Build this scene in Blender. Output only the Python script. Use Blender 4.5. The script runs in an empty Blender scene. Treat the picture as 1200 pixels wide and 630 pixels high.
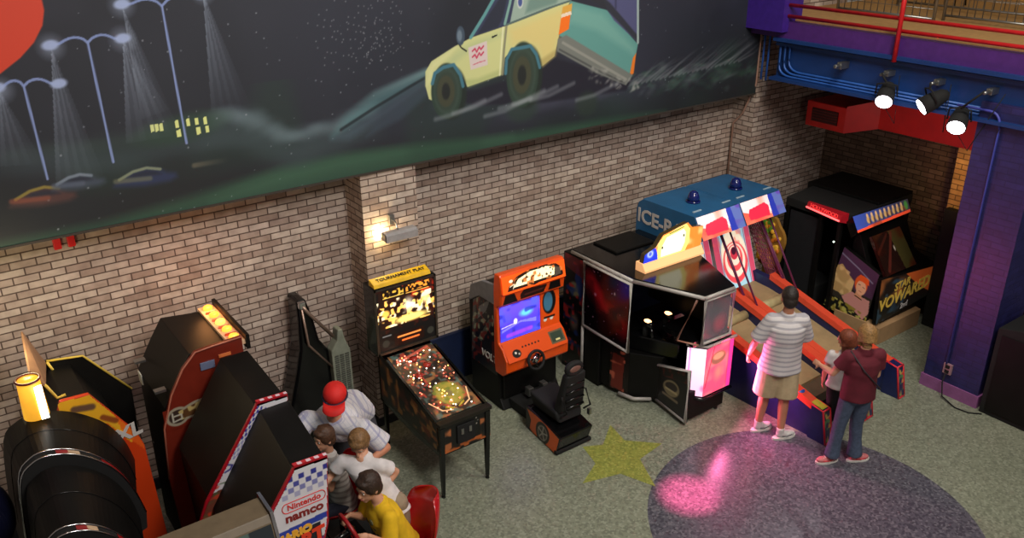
import bpy, bmesh, math, random
import numpy as np
from mathutils import Vector, Matrix
random.seed(7); np.random.seed(7)
S = bpy.context.scene
COL = S.collection
PI = math.pi

# ------------------------------------------------------------------ camera
FPX = 1020.0; PPX, PPY = 600.0, 315.0; CAM = np.array([0.0, 0.0, 5.5])
_dn = np.array([614 - PPX, 2610 - PPY, FPX]); _dn /= np.linalg.norm(_dn)
_vx = np.array([2129 - PPX, -134 - PPY, FPX]); _vx -= _dn * _vx.dot(_dn); _vx /= np.linalg.norm(_vx)
RM = np.stack([_vx, np.cross(-_dn, _vx), -_dn])
camd = bpy.data.cameras.new('camera'); cam = bpy.data.objects.new('camera', camd); COL.objects.link(cam)
camd.sensor_width = 36.0; camd.lens = 36.0 * FPX / 1200.0; camd.clip_end = 100
_m = Matrix.Identity(4)
for i in range(3):
    _m[i][0] = RM[i, 0]; _m[i][1] = -RM[i, 1]; _m[i][2] = -RM[i, 2]; _m[i][3] = CAM[i]
cam.matrix_world = _m
S.camera = cam
def _ray(x, y): return RM @ np.array([x - PPX, y - PPY, FPX])
def at_y(x, y, Y0):
    d = _ray(x, y); return CAM + d * (Y0 / d[1])
def at_x(x, y, X0):
    d = _ray(x, y); return CAM + d * (X0 / d[0])
def at_z(x, y, Z0):
    d = _ray(x, y); return CAM + d * ((Z0 - CAM[2]) / d[2])

# ------------------------------------------------------------------ world, exposure, lights
S.view_settings.view_transform = 'Standard'; S.view_settings.look = 'None'
S.view_settings.gamma = 1.0; S.view_settings.exposure = 0.0; S.view_settings.use_curve_mapping = False
w = bpy.data.worlds.new('hall'); S.world = w; w.use_nodes = True
w.node_tree.nodes['Background'].inputs[0].default_value = (1.0, 0.90, 0.78, 1)
w.node_tree.nodes['Background'].inputs[1].default_value = 0.17
def aim(o, t):
    o.rotation_euler = (Vector(t) - o.location).to_track_quat('-Z', 'Y').to_euler()
def area(name, loc, tgt, size, power, col):
    l = bpy.data.lights.new(name, 'AREA'); l.shape = 'DISK'; l.size = size; l.energy = power; l.color = col
    o = bpy.data.objects.new(name, l); COL.objects.link(o); o.location = loc; aim(o, tgt); return o
def spot(name, loc, tgt, power, col, ang, blend=0.5, rad=0.05):
    l = bpy.data.lights.new(name, 'SPOT'); l.energy = power; l.color = col; l.spot_size = math.radians(ang)
    l.spot_blend = blend; l.shadow_soft_size = rad
    o = bpy.data.objects.new(name, l); COL.objects.link(o); o.location = loc; aim(o, tgt); return o
def point(name, loc, power, col, rad=0.05):
    l = bpy.data.lights.new(name, 'POINT'); l.energy = power; l.color = col; l.shadow_soft_size = rad
    o = bpy.data.objects.new(name, l); COL.objects.link(o); o.location = loc; return o
area('hall_lamp', (3.5, -1.0, 8.5), (3.5, 7.8, 2.6), 2.6, 480, (1.0, 0.94, 0.88))
area('ceiling_lamp', (6.6, 3.2, 8.0), (6.8, 4.2, 0), 1.6, 200, (1.0, 0.93, 0.80))
spot('mural_lamp', (4.0, 1.5, 9.0), (5.6, 7.4, 4.0), 330, (0.85, 0.92, 1.0), 90, 1.0, 0.3)
spot('wall_wash_amber', (6.6, 4.6, 7.2), (6.0, 7.8, 1.9), 130, (1.0, 0.80, 0.40), 48, 1.0, 0.2)
spot('wall_wash_rose', (0.6, 3.0, 7.0), (0.9, 7.8, 2.4), 170, (1.0, 0.76, 0.84), 56, 1.0, 0.2)
spot('wall_wash_left', (3.0, 4.0, 7.2), (2.5, 7.8, 1.9), 110, (1.0, 0.84, 0.55), 44, 1.0, 0.2)
spot('corner_wash', (7.5, 4.5, 5.8), (9.9, 7.44, 2.4), 60, (1.0, 0.62, 0.35), 40, 1.0, 0.2)
spot('pink_floor_spot', (7.2, 6.0, 6.5), (5.45, 4.58, 0), 13000, (1.0, 0.10, 0.28), 6.0, 1.0, 0.03)
spot('purple_column_spot', (6.5, 3.2, 4.5), (9.2, 4.05, 1.7), 10, (0.9, 0.10, 0.35), 24, 1.0, 0.1)
spot('column_side_fill', (9.9, -.5, 3.4), (9.5, 3.7, 1.8), 70, (.95, .9, 1.0), 30, 1.0, .2)  # added fill light for the column's side face, no fixture there
spot('duct_fill', (7.4, 3.9, 3.05), (10.6, 5.9, 2.6), 55, (1.0, .86, .76), 46, 1.0, .1)  # unseen fill spot added to brighten the red duct
spot('amber_alcove_lamp', (10.0, 4.7, 2.3), (10.8, 5.1, 2.0), 26, (1.0, 0.62, 0.2), 75, 1.0, 0.05)

# ------------------------------------------------------------------ helpers
def lin(c):
    c = np.asarray(c, float) / 255.0
    return np.where(c <= 0.04045, c / 12.92, ((c + 0.055) / 1.055) ** 2.4)
_mats = {}
def M(name, col=(128, 128, 128), rough=0.5, metal=0.0, emit=0.0, spec=0.5, vary=0.12, scale=14.0, alpha=1.0, trans=0.0, coat=0.0, bump=0.0):
    if name in _mats: return _mats[name]
    m = bpy.data.materials.new(name); m.use_nodes = True; nt = m.node_tree; b = nt.nodes['Principled BSDF']
    l = lin(col)
    tc = nt.nodes.new('ShaderNodeTexCoord'); nz = nt.nodes.new('ShaderNodeTexNoise'); nz.inputs['Scale'].default_value = scale
    nz.inputs['Detail'].default_value = 4.0
    nt.links.new(tc.outputs['Object'], nz.inputs['Vector'])
    rp = nt.nodes.new('ShaderNodeValToRGB')
    rp.color_ramp.elements[0].position = 0.3; rp.color_ramp.elements[1].position = 0.7
    rp.color_ramp.elements[0].color = (*(l * (1 - vary)), 1); rp.color_ramp.elements[1].color = (*np.minimum(l * (1 + vary), 1), 1)
    nt.links.new(nz.outputs['Fac'], rp.inputs['Fac']); nt.links.new(rp.outputs['Color'], b.inputs['Base Color'])
    b.inputs['Roughness'].default_value = rough; b.inputs['Metallic'].default_value = metal
    b.inputs['Specular IOR Level'].default_value = spec
    b.inputs['Coat Weight'].default_value = coat
    if emit > 0:
        nt.links.new(rp.outputs['Color'], b.inputs['Emission Color']); b.inputs['Emission Strength'].default_value = emit
    if alpha < 1: b.inputs['Alpha'].default_value = alpha
    if trans > 0: b.inputs['Transmission Weight'].default_value = trans
    if bump > 0:
        bp = nt.nodes.new('ShaderNodeBump'); bp.inputs['Strength'].default_value = bump; bp.inputs['Distance'].default_value = 0.01
        nt.links.new(nz.outputs['Fac'], bp.inputs['Height']); nt.links.new(bp.outputs['Normal'], b.inputs['Normal'])
    _mats[name] = m; return m
def brick_mat(name, c1, c2, mortar, rough=0.85, bump=0.6):
    m = bpy.data.materials.new(name); m.use_nodes = True; nt = m.node_tree; b = nt.nodes['Principled BSDF']; L = nt.links
    g = nt.nodes.new('ShaderNodeNewGeometry'); tc = nt.nodes.new('ShaderNodeTexCoord')
    sp = nt.nodes.new('ShaderNodeSeparateXYZ'); L.new(tc.outputs['Object'], sp.inputs[0])
    sn = nt.nodes.new('ShaderNodeSeparateXYZ'); L.new(g.outputs['True Normal'], sn.inputs[0])
    ab = nt.nodes.new('ShaderNodeMath'); ab.operation = 'ABSOLUTE'; L.new(sn.outputs[0], ab.inputs[0])
    gt = nt.nodes.new('ShaderNodeMath'); gt.operation = 'GREATER_THAN'; gt.inputs[1].default_value = 0.5; L.new(ab.outputs[0], gt.inputs[0])
    mx = nt.nodes.new('ShaderNodeMix'); mx.data_type = 'FLOAT'; L.new(gt.outputs[0], mx.inputs[0]); L.new(sp.outputs[0], mx.inputs[2]); L.new(sp.outputs[1], mx.inputs[3])
    cb = nt.nodes.new('ShaderNodeCombineXYZ'); L.new(mx.outputs[0], cb.inputs[0]); L.new(sp.outputs[2], cb.inputs[1])
    br = nt.nodes.new('ShaderNodeTexBrick'); L.new(cb.outputs[0], br.inputs['Vector'])
    br.inputs['Scale'].default_value = 1.0; br.inputs['Brick Width'].default_value = 0.203; br.inputs['Row Height'].default_value = 0.0677
    br.inputs['Mortar Size'].default_value = 0.0065; br.inputs['Mortar Smooth'].default_value = 0.25; br.inputs['Bias'].default_value = 0.0
    br.inputs['Color1'].default_value = (*lin(c1), 1); br.inputs['Color2'].default_value = (*lin(c2), 1); br.inputs['Mortar'].default_value = (*lin(mortar), 1)
    nz = nt.nodes.new('ShaderNodeTexNoise'); nz.inputs['Scale'].default_value = 9.0; nz.inputs['Detail'].default_value = 6; L.new(cb.outputs[0], nz.inputs['Vector'])
    rp = nt.nodes.new('ShaderNodeValToRGB'); rp.color_ramp.elements[0].position = .3; rp.color_ramp.elements[1].position = .75
    rp.color_ramp.elements[0].color = (.72, .68, .66, 1); rp.color_ramp.elements[1].color = (1.12, 1.1, 1.08, 1); L.new(nz.outputs['Fac'], rp.inputs['Fac'])
    mm = nt.nodes.new('ShaderNodeMix'); mm.data_type = 'RGBA'; mm.blend_type = 'MULTIPLY'; mm.inputs[0].default_value = 1.0
    L.new(br.outputs['Color'], mm.inputs[6]); L.new(rp.outputs['Color'], mm.inputs[7]); L.new(mm.outputs[2], b.inputs['Base Color'])
    iv = nt.nodes.new('ShaderNodeMath'); iv.operation = 'SUBTRACT'; iv.inputs[0].default_value = 1; L.new(br.outputs['Fac'], iv.inputs[1])
    bp = nt.nodes.new('ShaderNodeBump'); bp.inputs['Strength'].default_value = bump; bp.inputs['Distance'].default_value = 0.008
    L.new(iv.outputs[0], bp.inputs['Height']); L.new(bp.outputs['Normal'], b.inputs['Normal'])
    b.inputs['Roughness'].default_value = rough
    return m
def floor_mat(name, base, dark, light, rough):
    m = bpy.data.materials.new(name); m.use_nodes = True; nt = m.node_tree; b = nt.nodes['Principled BSDF']; L = nt.links
    tc = nt.nodes.new('ShaderNodeTexCoord')
    v = nt.nodes.new('ShaderNodeTexVoronoi'); v.inputs['Scale'].default_value = 48.0; L.new(tc.outputs['Object'], v.inputs['Vector'])
    sp = nt.nodes.new('ShaderNodeSeparateColor'); L.new(v.outputs['Color'], sp.inputs[0])
    rp = nt.nodes.new('ShaderNodeValToRGB'); rp.color_ramp.interpolation = 'CONSTANT'
    e = rp.color_ramp.elements; e[0].color = (*lin(dark), 1); e[1].position = .28; e[1].color = (*lin(base), 1)
    x = rp.color_ramp.elements.new(.80); x.color = (*lin(light), 1)
    L.new(sp.outputs[0], rp.inputs['Fac'])
    nz = nt.nodes.new('ShaderNodeTexNoise'); nz.inputs['Scale'].default_value = 1.1; L.new(tc.outputs['Object'], nz.inputs['Vector'])
    r2 = nt.nodes.new('ShaderNodeValToRGB'); r2.color_ramp.elements[0].color = (.86, .86, .86, 1); r2.color_ramp.elements[1].color = (1.1, 1.1, 1.08, 1)
    L.new(nz.outputs['Fac'], r2.inputs['Fac'])
    mm = nt.nodes.new('ShaderNodeMix'); mm.data_type = 'RGBA'; mm.blend_type = 'MULTIPLY'; mm.inputs[0].default_value = 1.0
    L.new(rp.outputs['Color'], mm.inputs[6]); L.new(r2.outputs['Color'], mm.inputs[7]); L.new(mm.outputs[2], b.inputs['Base Color'])
    b.inputs['Roughness'].default_value = rough
    return m
def art_mat(emit, rough=0.35):
    k = 'printed_panel_%s_%s' % (emit, rough)
    if k in _mats: return _mats[k]
    m = bpy.data.materials.new(k); m.use_nodes = True; nt = m.node_tree; b = nt.nodes['Principled BSDF']
    a = nt.nodes.new('ShaderNodeVertexColor'); a.layer_name = 'Col'
    nt.links.new(a.outputs['Color'], b.inputs['Base Color']); b.inputs['Roughness'].default_value = rough
    if emit > 0:
        nt.links.new(a.outputs['Color'], b.inputs['Emission Color']); b.inputs['Emission Strength'].default_value = emit
    _mats[k] = m; return m

def put(o, **k):
    for a, v in k.items():
        if v is not None: o[a] = v
def thing(name, label, cat, loc=(0, 0, 0), rz=0, group=None):
    o = bpy.data.objects.new(name, None); o.empty_display_size = .1; COL.objects.link(o); o.location = loc; o.rotation_euler = (0, 0, rz)
    put(o, label=label, category=cat, group=group); return o
def tag(o, label, cat, group=None): put(o, label=label, category=cat, group=group); return o
def rootloc(p):
    v = Vector((0, 0, 0))
    while p is not None: v += p.location; p = p.parent
    return v
def link_mesh(name, me, mat, parent=None, world=True):
    me.name = name
    if mat and len(me.materials) == 0: me.materials.append(mat)
    if parent is not None and world: me.transform(Matrix.Translation(-rootloc(parent)))
    o = bpy.data.objects.new(name, me); COL.objects.link(o); o.parent = parent
    return o
class MB:
    def __init__(s): s.v = []; s.f = []; s.sm = []
    def add(s, vs, fs, smooth=False):
        n = len(s.v); s.v += [tuple(map(float, p)) for p in vs]; s.f += [tuple(i + n for i in f) for f in fs]; s.sm += [smooth] * len(fs); return s
    def box(s, a, b):
        x0, y0, z0 = a; x1, y1, z1 = b
        return s.add([(x0, y0, z0), (x1, y0, z0), (x1, y1, z0), (x0, y1, z0), (x0, y0, z1), (x1, y0, z1), (x1, y1, z1), (x0, y1, z1)],
                     [(3, 2, 1, 0), (4, 5, 6, 7), (0, 1, 5, 4), (1, 2, 6, 5), (2, 3, 7, 6), (3, 0, 4, 7)])
    def prism(s, poly, axis, a, b):
        """poly: 2-D points in the two other axes (x,y,z order), extruded along axis from a to b"""
        def mk(p, t):
            if axis == 'x': return (t, p[0], p[1])
            if axis == 'y': return (p[0], t, p[1])
            return (p[0], p[1], t)
        n = len(poly); vs = [mk(p, a) for p in poly] + [mk(p, b) for p in poly]
        fs = [tuple(range(n))[::-1], tuple(range(n, 2 * n))] + [(i, (i + 1) % n, n + (i + 1) % n, n + i) for i in range(n)]
        return s.add(vs, fs)
    def hexa(s, lo, hi):
        """two quads/polygons of 3-D points joined into a solid"""
        n = len(lo)
        return s.add(list(lo) + list(hi), [tuple(range(n))[::-1], tuple(range(n, 2 * n))] + [(i, (i + 1) % n, n + (i + 1) % n, n + i) for i in range(n)])
    def slab(s, pts, t):
        """flat polygon of 3-D points given a thickness t backwards along its normal"""
        p = [Vector(q) for q in pts]; nn = (p[1] - p[0]).cross(p[2] - p[0]).normalized()
        return s.hexa([q - nn * t for q in p], p)
    def tube(s, pts, r, n=10, smooth=True, close=False):
        P = [Vector(p) for p in pts]; k = len(P); R_ = r if isinstance(r, (list, tuple)) else [r] * k
        vs = []; up = Vector((0, 0, 1))
        for i, p in enumerate(P):
            if close: d = P[(i + 1) % k] - P[i - 1]
            else: d = P[min(i + 1, k - 1)] - P[max(i - 1, 0)]
            d.normalize(); a = d.cross(up)
            if a.length < .05: a = d.cross(Vector((0, 1, 0)))
            a.normalize(); c = d.cross(a)
            for j in range(n):
                t = 2 * PI * j / n; vs.append(p + (a * math.cos(t) + c * math.sin(t)) * R_[i])
        fs = []
        for i in range(k if close else k - 1):
            for j in range(n):
                q = (i + 1) % k
                fs.append((i * n + j, i * n + (j + 1) % n, q * n + (j + 1) % n, q * n + j))
        if not close: fs += [tuple(range(n)), tuple(range((k - 1) * n, k * n))[::-1]]
        return s.add(vs, fs, smooth)
    def cyl(s, p0, p1, r0, r1=None, n=20, smooth=True):
        return s.tube([p0, p1], [r0, r0 if r1 is None else r1], n, smooth)
    def ball(s, c, r, n=16, m=10, rot=None):
        rx, ry, rz = r if isinstance(r, (tuple, list)) else (r, r, r); vs = []; fs = []
        for i in range(m + 1):
            th = PI * i / m
            for j in range(n):
                ph = 2 * PI * j / n
                q = Vector((rx * math.sin(th) * math.cos(ph), ry * math.sin(th) * math.sin(ph), rz * math.cos(th)))
                if rot is not None: q = rot @ q
                vs.append(q + Vector(c))
        for i in range(m):
            for j in range(n):
                fs.append((i * n + j, (i + 1) * n + j, (i + 1) * n + (j + 1) % n, i * n + (j + 1) % n))
        return s.add(vs, fs, True)
    def mesh(s, fix=True):
        me = bpy.data.meshes.new('m'); me.from_pydata(s.v, [], s.f); me.polygons.foreach_set('use_smooth', s.sm)
        bm = bmesh.new(); bm.from_mesh(me)
        if fix:
            bmesh.ops.remove_doubles(bm, verts=bm.verts, dist=1e-6)
            bmesh.ops.recalc_face_normals(bm, faces=bm.faces)
        bm.to_mesh(me); bm.free(); return me
    def build(s, name, mat, parent=None, bevel=0.0, world=True, seg=2):
        me = s.mesh(); o = link_mesh(name, me, mat, parent, world)
        if bevel > 0:
            b = o.modifiers.new('bevel', 'BEVEL'); b.width = bevel; b.segments = seg; b.limit_method = 'ANGLE'; b.angle_limit = math.radians(35)
        return o
def struct(o, label=None): o['kind'] = 'structure'; put(o, label=label); return o

# ------------------------------------------------------------------ painted panels (flat prints, colours painted per vertex)
class Canvas:
    def __init__(s, wd, ht, ppm):
        s.w, s.h = wd, ht; s.nx = max(2, int(round(wd * ppm)) + 1); s.ny = max(2, int(round(ht * ppm)) + 1)
        s.X, s.Y = np.meshgrid(np.linspace(0, wd, s.nx), np.linspace(0, ht, s.ny)); s.A = np.zeros((s.ny, s.nx, 3))
    def mix(s, mask, col):
        mask = np.clip(mask, 0, 1)[..., None]; s.A = s.A * (1 - mask) + np.asarray(col, float) * mask; return s
    def fill(s, col): s.A[:] = col; return s
    def grad(s, c0, c1, horiz=False):
        t = (s.X / s.w if horiz else s.Y / s.h)[..., None]; s.A = np.asarray(c0, float) * (1 - t) + np.asarray(c1, float) * t; return s
    def inside(s, P):
        P = np.asarray(P, float); r = np.zeros(s.X.shape, bool); n = len(P); j = n - 1
        for i in range(n):
            xi, yi = P[i]; xj, yj = P[j]
            if yi != yj:
                c = ((yi > s.Y) != (yj > s.Y)) & (s.X < (xj - xi) * (s.Y - yi) / (yj - yi) + xi); r ^= c
            j = i
        return r
    def win(s, x0, x1, y0, y1):
        dx = s.w / (s.nx - 1); dy = s.h / (s.ny - 1)
        i0 = min(max(int(x0 / dx) - 1, 0), s.nx); i1 = min(max(int(x1 / dx) + 3, 0), s.nx); j0 = min(max(int(y0 / dy) - 1, 0), s.ny); j1 = min(max(int(y1 / dy) + 3, 0), s.ny)
        if i1 <= i0 or j1 <= j0: return None
        c = Canvas.__new__(Canvas); c.w, c.h = s.w, s.h; c.X = s.X[j0:j1, i0:i1]; c.Y = s.Y[j0:j1, i0:i1]; c.sl = (slice(j0, j1), slice(i0, i1)); return c
    def mixw(s, c, mask, col):
        mask = np.clip(mask, 0, 1)[..., None]; s.A[c.sl] = s.A[c.sl] * (1 - mask) + np.asarray(col, float) * mask; return s
    def segd(s, p, q):
        p = np.array(p, float); q = np.array(q, float); d = q - p; L = d.dot(d) + 1e-12
        t = np.clip(((s.X - p[0]) * d[0] + (s.Y - p[1]) * d[1]) / L, 0, 1)
        return np.hypot(s.X - p[0] - t * d[0], s.Y - p[1] - t * d[1]), t
    def poly(s, P, col, a=1.0, soft=0.0):
        xs = [q[0] for q in P]; ys = [q[1] for q in P]; c = s.win(min(xs) - soft, max(xs) + soft, min(ys) - soft, max(ys) + soft)
        if c is None: return s
        m = c.inside(P).astype(float)
        if soft > 0:
            D = np.full(c.X.shape, 1e9)
            for i in range(len(P)): D = np.minimum(D, c.segd(P[i - 1], P[i])[0])
            m = np.clip(.5 + np.where(m > .5, D, -D) / (2 * soft), 0, 1)
        return s.mixw(c, m * a, col)
    def line(s, pts, wd, col, a=1.0, soft=0.0, fade=False):
        r = wd / 2 + soft; xs = [q[0] for q in pts]; ys = [q[1] for q in pts]; c = s.win(min(xs) - r, max(xs) + r, min(ys) - r, max(ys) + r)
        if c is None: return s
        n = len(pts) - 1; mm = np.zeros(c.X.shape)
        for i in range(n):
            d, t = c.segd(pts[i], pts[i + 1]); m = np.clip((r - d) / max(soft, wd * .3, 1e-4), 0, 1)
            if fade: m = m * (1 - (i + t) / n)
            mm = np.maximum(mm, m)
        return s.mixw(c, mm * a, col)
    def ell(s, cx, cy, rx, ry, col, a=1.0, soft=0.08, rot=0.0):
        R_ = max(rx, ry); w_ = s.win(cx - R_, cx + R_, cy - R_, cy + R_)
        if w_ is None: return s
        c, q = math.cos(rot), math.sin(rot); u = ((w_.X - cx) * c + (w_.Y - cy) * q) / rx; v = (-(w_.X - cx) * q + (w_.Y - cy) * c) / ry
        r = np.hypot(u, v); return s.mixw(w_, np.clip((1 - r) / soft, 0, 1) * a, col)
    def noise(s, size, seed=0):
        rg = np.random.RandomState(seed); gx = int(s.w / size) + 3; gy = int(s.h / size) + 3; G = rg.rand(gy, gx)
        fx = s.X / size; fy = s.Y / size; ix = fx.astype(int); iy = fy.astype(int); tx = fx - ix; ty = fy - iy
        tx = tx * tx * (3 - 2 * tx); ty = ty * ty * (3 - 2 * ty)
        return (G[iy, ix] * (1 - tx) + G[iy, ix + 1] * tx) * (1 - ty) + (G[iy + 1, ix] * (1 - tx) + G[iy + 1, ix + 1] * tx) * ty
    def blot(s, size, col, lo=.5, hi=.7, a=1.0, seed=0, mask=None):
        m = np.clip((s.noise(size, seed) - lo) / (hi - lo), 0, 1) * a
        if mask is not None: m = m * mask
        return s.mix(m, col)
    def dots(s, n, col, r, seed=0, a=1.0, box=None):
        rg = random.Random(seed); b = box or (0, 0, s.w, s.h)
        for _ in range(n):
            x = rg.uniform(b[0], b[2]); y = rg.uniform(b[1], b[3]); q = r * rg.uniform(.5, 1.3)
            s.ell(x, y, q, q, col, a * rg.uniform(.5, 1), .5)
        return s
def art(name, C4, paint, parent=None, ppm=130, emit=0.0, rough=0.35, off=0.004):
    """C4 = bottom-left, bottom-right, top-right, top-left as seen from the front"""
    bl, br, tr, tl = [Vector(p) for p in C4]
    n = (br - bl).cross(tl - bl).normalized(); wd = ((br - bl).length + (tr - tl).length) / 2; ht = ((tl - bl).length + (tr - br).length) / 2
    c = Canvas(wd, ht, ppm); paint(c)
    U = (c.X / wd)[..., None]; V = (c.Y / ht)[..., None]
    P = (np.array(bl) * (1 - U) + np.array(br) * U) * (1 - V) + (np.array(tl) * (1 - U) + np.array(tr) * U) * V + np.array(n) * off
    nv = c.nx * c.ny; idx = np.arange(nv).reshape(c.ny, c.nx)
    q = np.stack([idx[:-1, :-1], idx[:-1, 1:], idx[1:, 1:], idx[1:, :-1]], -1).reshape(-1, 4)
    me = bpy.data.meshes.new(name); me.vertices.add(nv); me.vertices.foreach_set('co', P.reshape(-1))
    me.loops.add(q.size); me.loops.foreach_set('vertex_index', q.reshape(-1).astype(np.int32))
    me.polygons.add(len(q)); me.polygons.foreach_set('loop_start', (np.arange(len(q)) * 4).astype(np.int32))
    me.update(calc_edges=True)
    at = me.color_attributes.new('Col', 'FLOAT_COLOR', 'POINT')
    rgba = np.ones((nv, 4)); rgba[:, :3] = lin(np.clip(c.A, 0, 255)).reshape(-1, 3); at.data.foreach_set('color', rgba.reshape(-1))
    return link_mesh(name, me, art_mat(emit, rough), parent)
def text(name, st, C, right, up, size, mat, parent=None, ext=0.002, align='CENTER', shear=0.0, sx=1.0, bold=0.0):
    cu = bpy.data.curves.new('t', 'FONT'); cu.body = st; cu.size = size; cu.extrude = ext; cu.align_x = align; cu.align_y = 'CENTER'; cu.shear = shear
    cu.offset = bold; cu.resolution_u = 3
    to = bpy.data.objects.new('t', cu); COL.objects.link(to)
    me = bpy.data.meshes.new_from_object(to.evaluated_get(bpy.context.evaluated_depsgraph_get()))
    bpy.data.objects.remove(to)
    r = Vector(right).normalized(); u = Vector(up).normalized(); n = r.cross(u)
    m = Matrix([[r[i] * sx, u[i], n[i], C[i]] for i in range(3)] + [[0, 0, 0, 1]]); me.transform(m)
    me.materials.clear()
    return link_mesh(name, me, mat, parent)
def copy_tree(o, parent=None):
    c = o.copy(); COL.objects.link(c); c.parent = parent
    for ch in o.children: copy_tree(ch, c)
    return c

BLACK = M('black_laminate', (14, 13, 12), .5, vary=.25, scale=6, spec=.22)
BLACKG = M('black_gloss', (11, 11, 12), .16, vary=.2)
BLACKM = M('black_matte', (12, 12, 12), .85, vary=.2)
CHROME = M('chrome', (205, 205, 210), .16, metal=1.0)
STEEL = M('brushed_steel', (150, 150, 148), .35, metal=.9)
RUB = M('black_rubber', (18, 18, 18), .8)

# ================================================================== THE ROOM
BR = brick_mat('tan_brick', (198, 184, 172), (156, 136, 124), (92, 76, 68))
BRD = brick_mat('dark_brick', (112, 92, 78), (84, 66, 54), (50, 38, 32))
BRP = brick_mat('purple_painted_brick', (42, 42, 98), (37, 38, 90), (34, 34, 82), rough=.45, bump=.35)
FL = floor_mat('terrazzo_green', (134, 138, 120), (116, 120, 104), (150, 154, 136), .34)
struct(MB().box((-4, -3, -.1), (14, 8.3, 0)).build('floor', FL))
struct(MB().box((-4, 7.8, 0), (9.43, 8.1, 7.5)).build('wall_back', BR))
struct(MB().box((3.57, 7.44, 0), (4.19, 7.8, 2.96)).build('wall_pilaster_left', BR))
struct(MB().box((9.43, 7.44, 0), (11.2, 8.1, 7.5)).build('wall_pilaster_right', BR))
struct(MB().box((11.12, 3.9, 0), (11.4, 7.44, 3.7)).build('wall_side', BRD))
struct(MB().box((10.74, 5.02, 0), (11.12, 5.26, 2.5)).build('wall_return', brick_mat('amber_lit_brick', (190, 150, 96), (160, 122, 76), (100, 76, 48))))  # golden light falling on this brick is tinted into its colours
struct(MB().box((9.2, 3.72, 0), (9.85, 4.37, 3.4)).build('wall_column', BRP), 'purple painted brick column')
def ring(x0, x1, y0, y1, z0, z1, t):
    m = MB(); m.box((x0 - t, y0 - t, z0), (x1 + t, y0, z1)); m.box((x0 - t, y1, z0), (x1 + t, y1 + t, z1)); m.box((x0 - t, y0, z0), (x0, y1, z1)); m.box((x1, y0, z0), (x1 + t, y1, z1)); return m
struct(ring(9.2, 9.85, 3.72, 4.37, 0, .15, .02).build('baseboard_column', M('mauve_baseboard', (140, 84, 136), .5)))
NAVY = M('navy_wainscot', (22, 34, 66), .5)
struct(MB().box((4.2, 7.76, 0), (9.42, 7.8, .62)).box((4.2, 7.75, .62), (9.42, 7.8, .64)).build('baseboard_back', NAVY))
struct(MB().box((-4, 7.77, 0), (3.56, 7.8, .12)).build('baseboard_left', M('dark_base', (30, 32, 40), .5)))
struct(MB().box((3.55, 7.42, 0), (4.21, 7.44, .1)).box((3.55, 7.44, 0), (3.57, 7.78, .1)).build('baseboard_pilaster', M('dark_base', (30, 32, 40), .5)))
# shutter wall behind the black cabinet on the right
m = MB()
for k in range(34): m.box((10.3, -2, k * .1), (10.33 + .02, 3.72, k * .1 + .085))
m.box((10.34, -2, 0), (10.4, 3.72, 3.4))
struct(m.build('wall_shutter', M('grey_shutter', (120, 112, 128), .5, .2)))
# inlaid disc and star in the terrazzo
DISC = floor_mat('terrazzo_violet', (92, 90, 100), (72, 70, 80), (112, 110, 118), .28)
n = 96
struct(MB().prism([(6.06 + 1.53 * math.cos(2 * PI * i / n), 3.59 + 1.53 * math.sin(2 * PI * i / n)) for i in range(n)], 'z', 0.0, .002).build('floor_disc', DISC), 'violet grey terrazzo disc inlaid in the floor')
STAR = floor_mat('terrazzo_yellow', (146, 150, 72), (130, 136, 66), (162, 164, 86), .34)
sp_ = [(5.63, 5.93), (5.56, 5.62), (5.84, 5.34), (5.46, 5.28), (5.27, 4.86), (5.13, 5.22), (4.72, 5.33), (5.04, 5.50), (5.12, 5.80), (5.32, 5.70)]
struct(MB().prism(sp_, 'z', 0.0, .003).build('floor_star', STAR), 'yellow green five pointed star inlaid in the floor')

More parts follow.
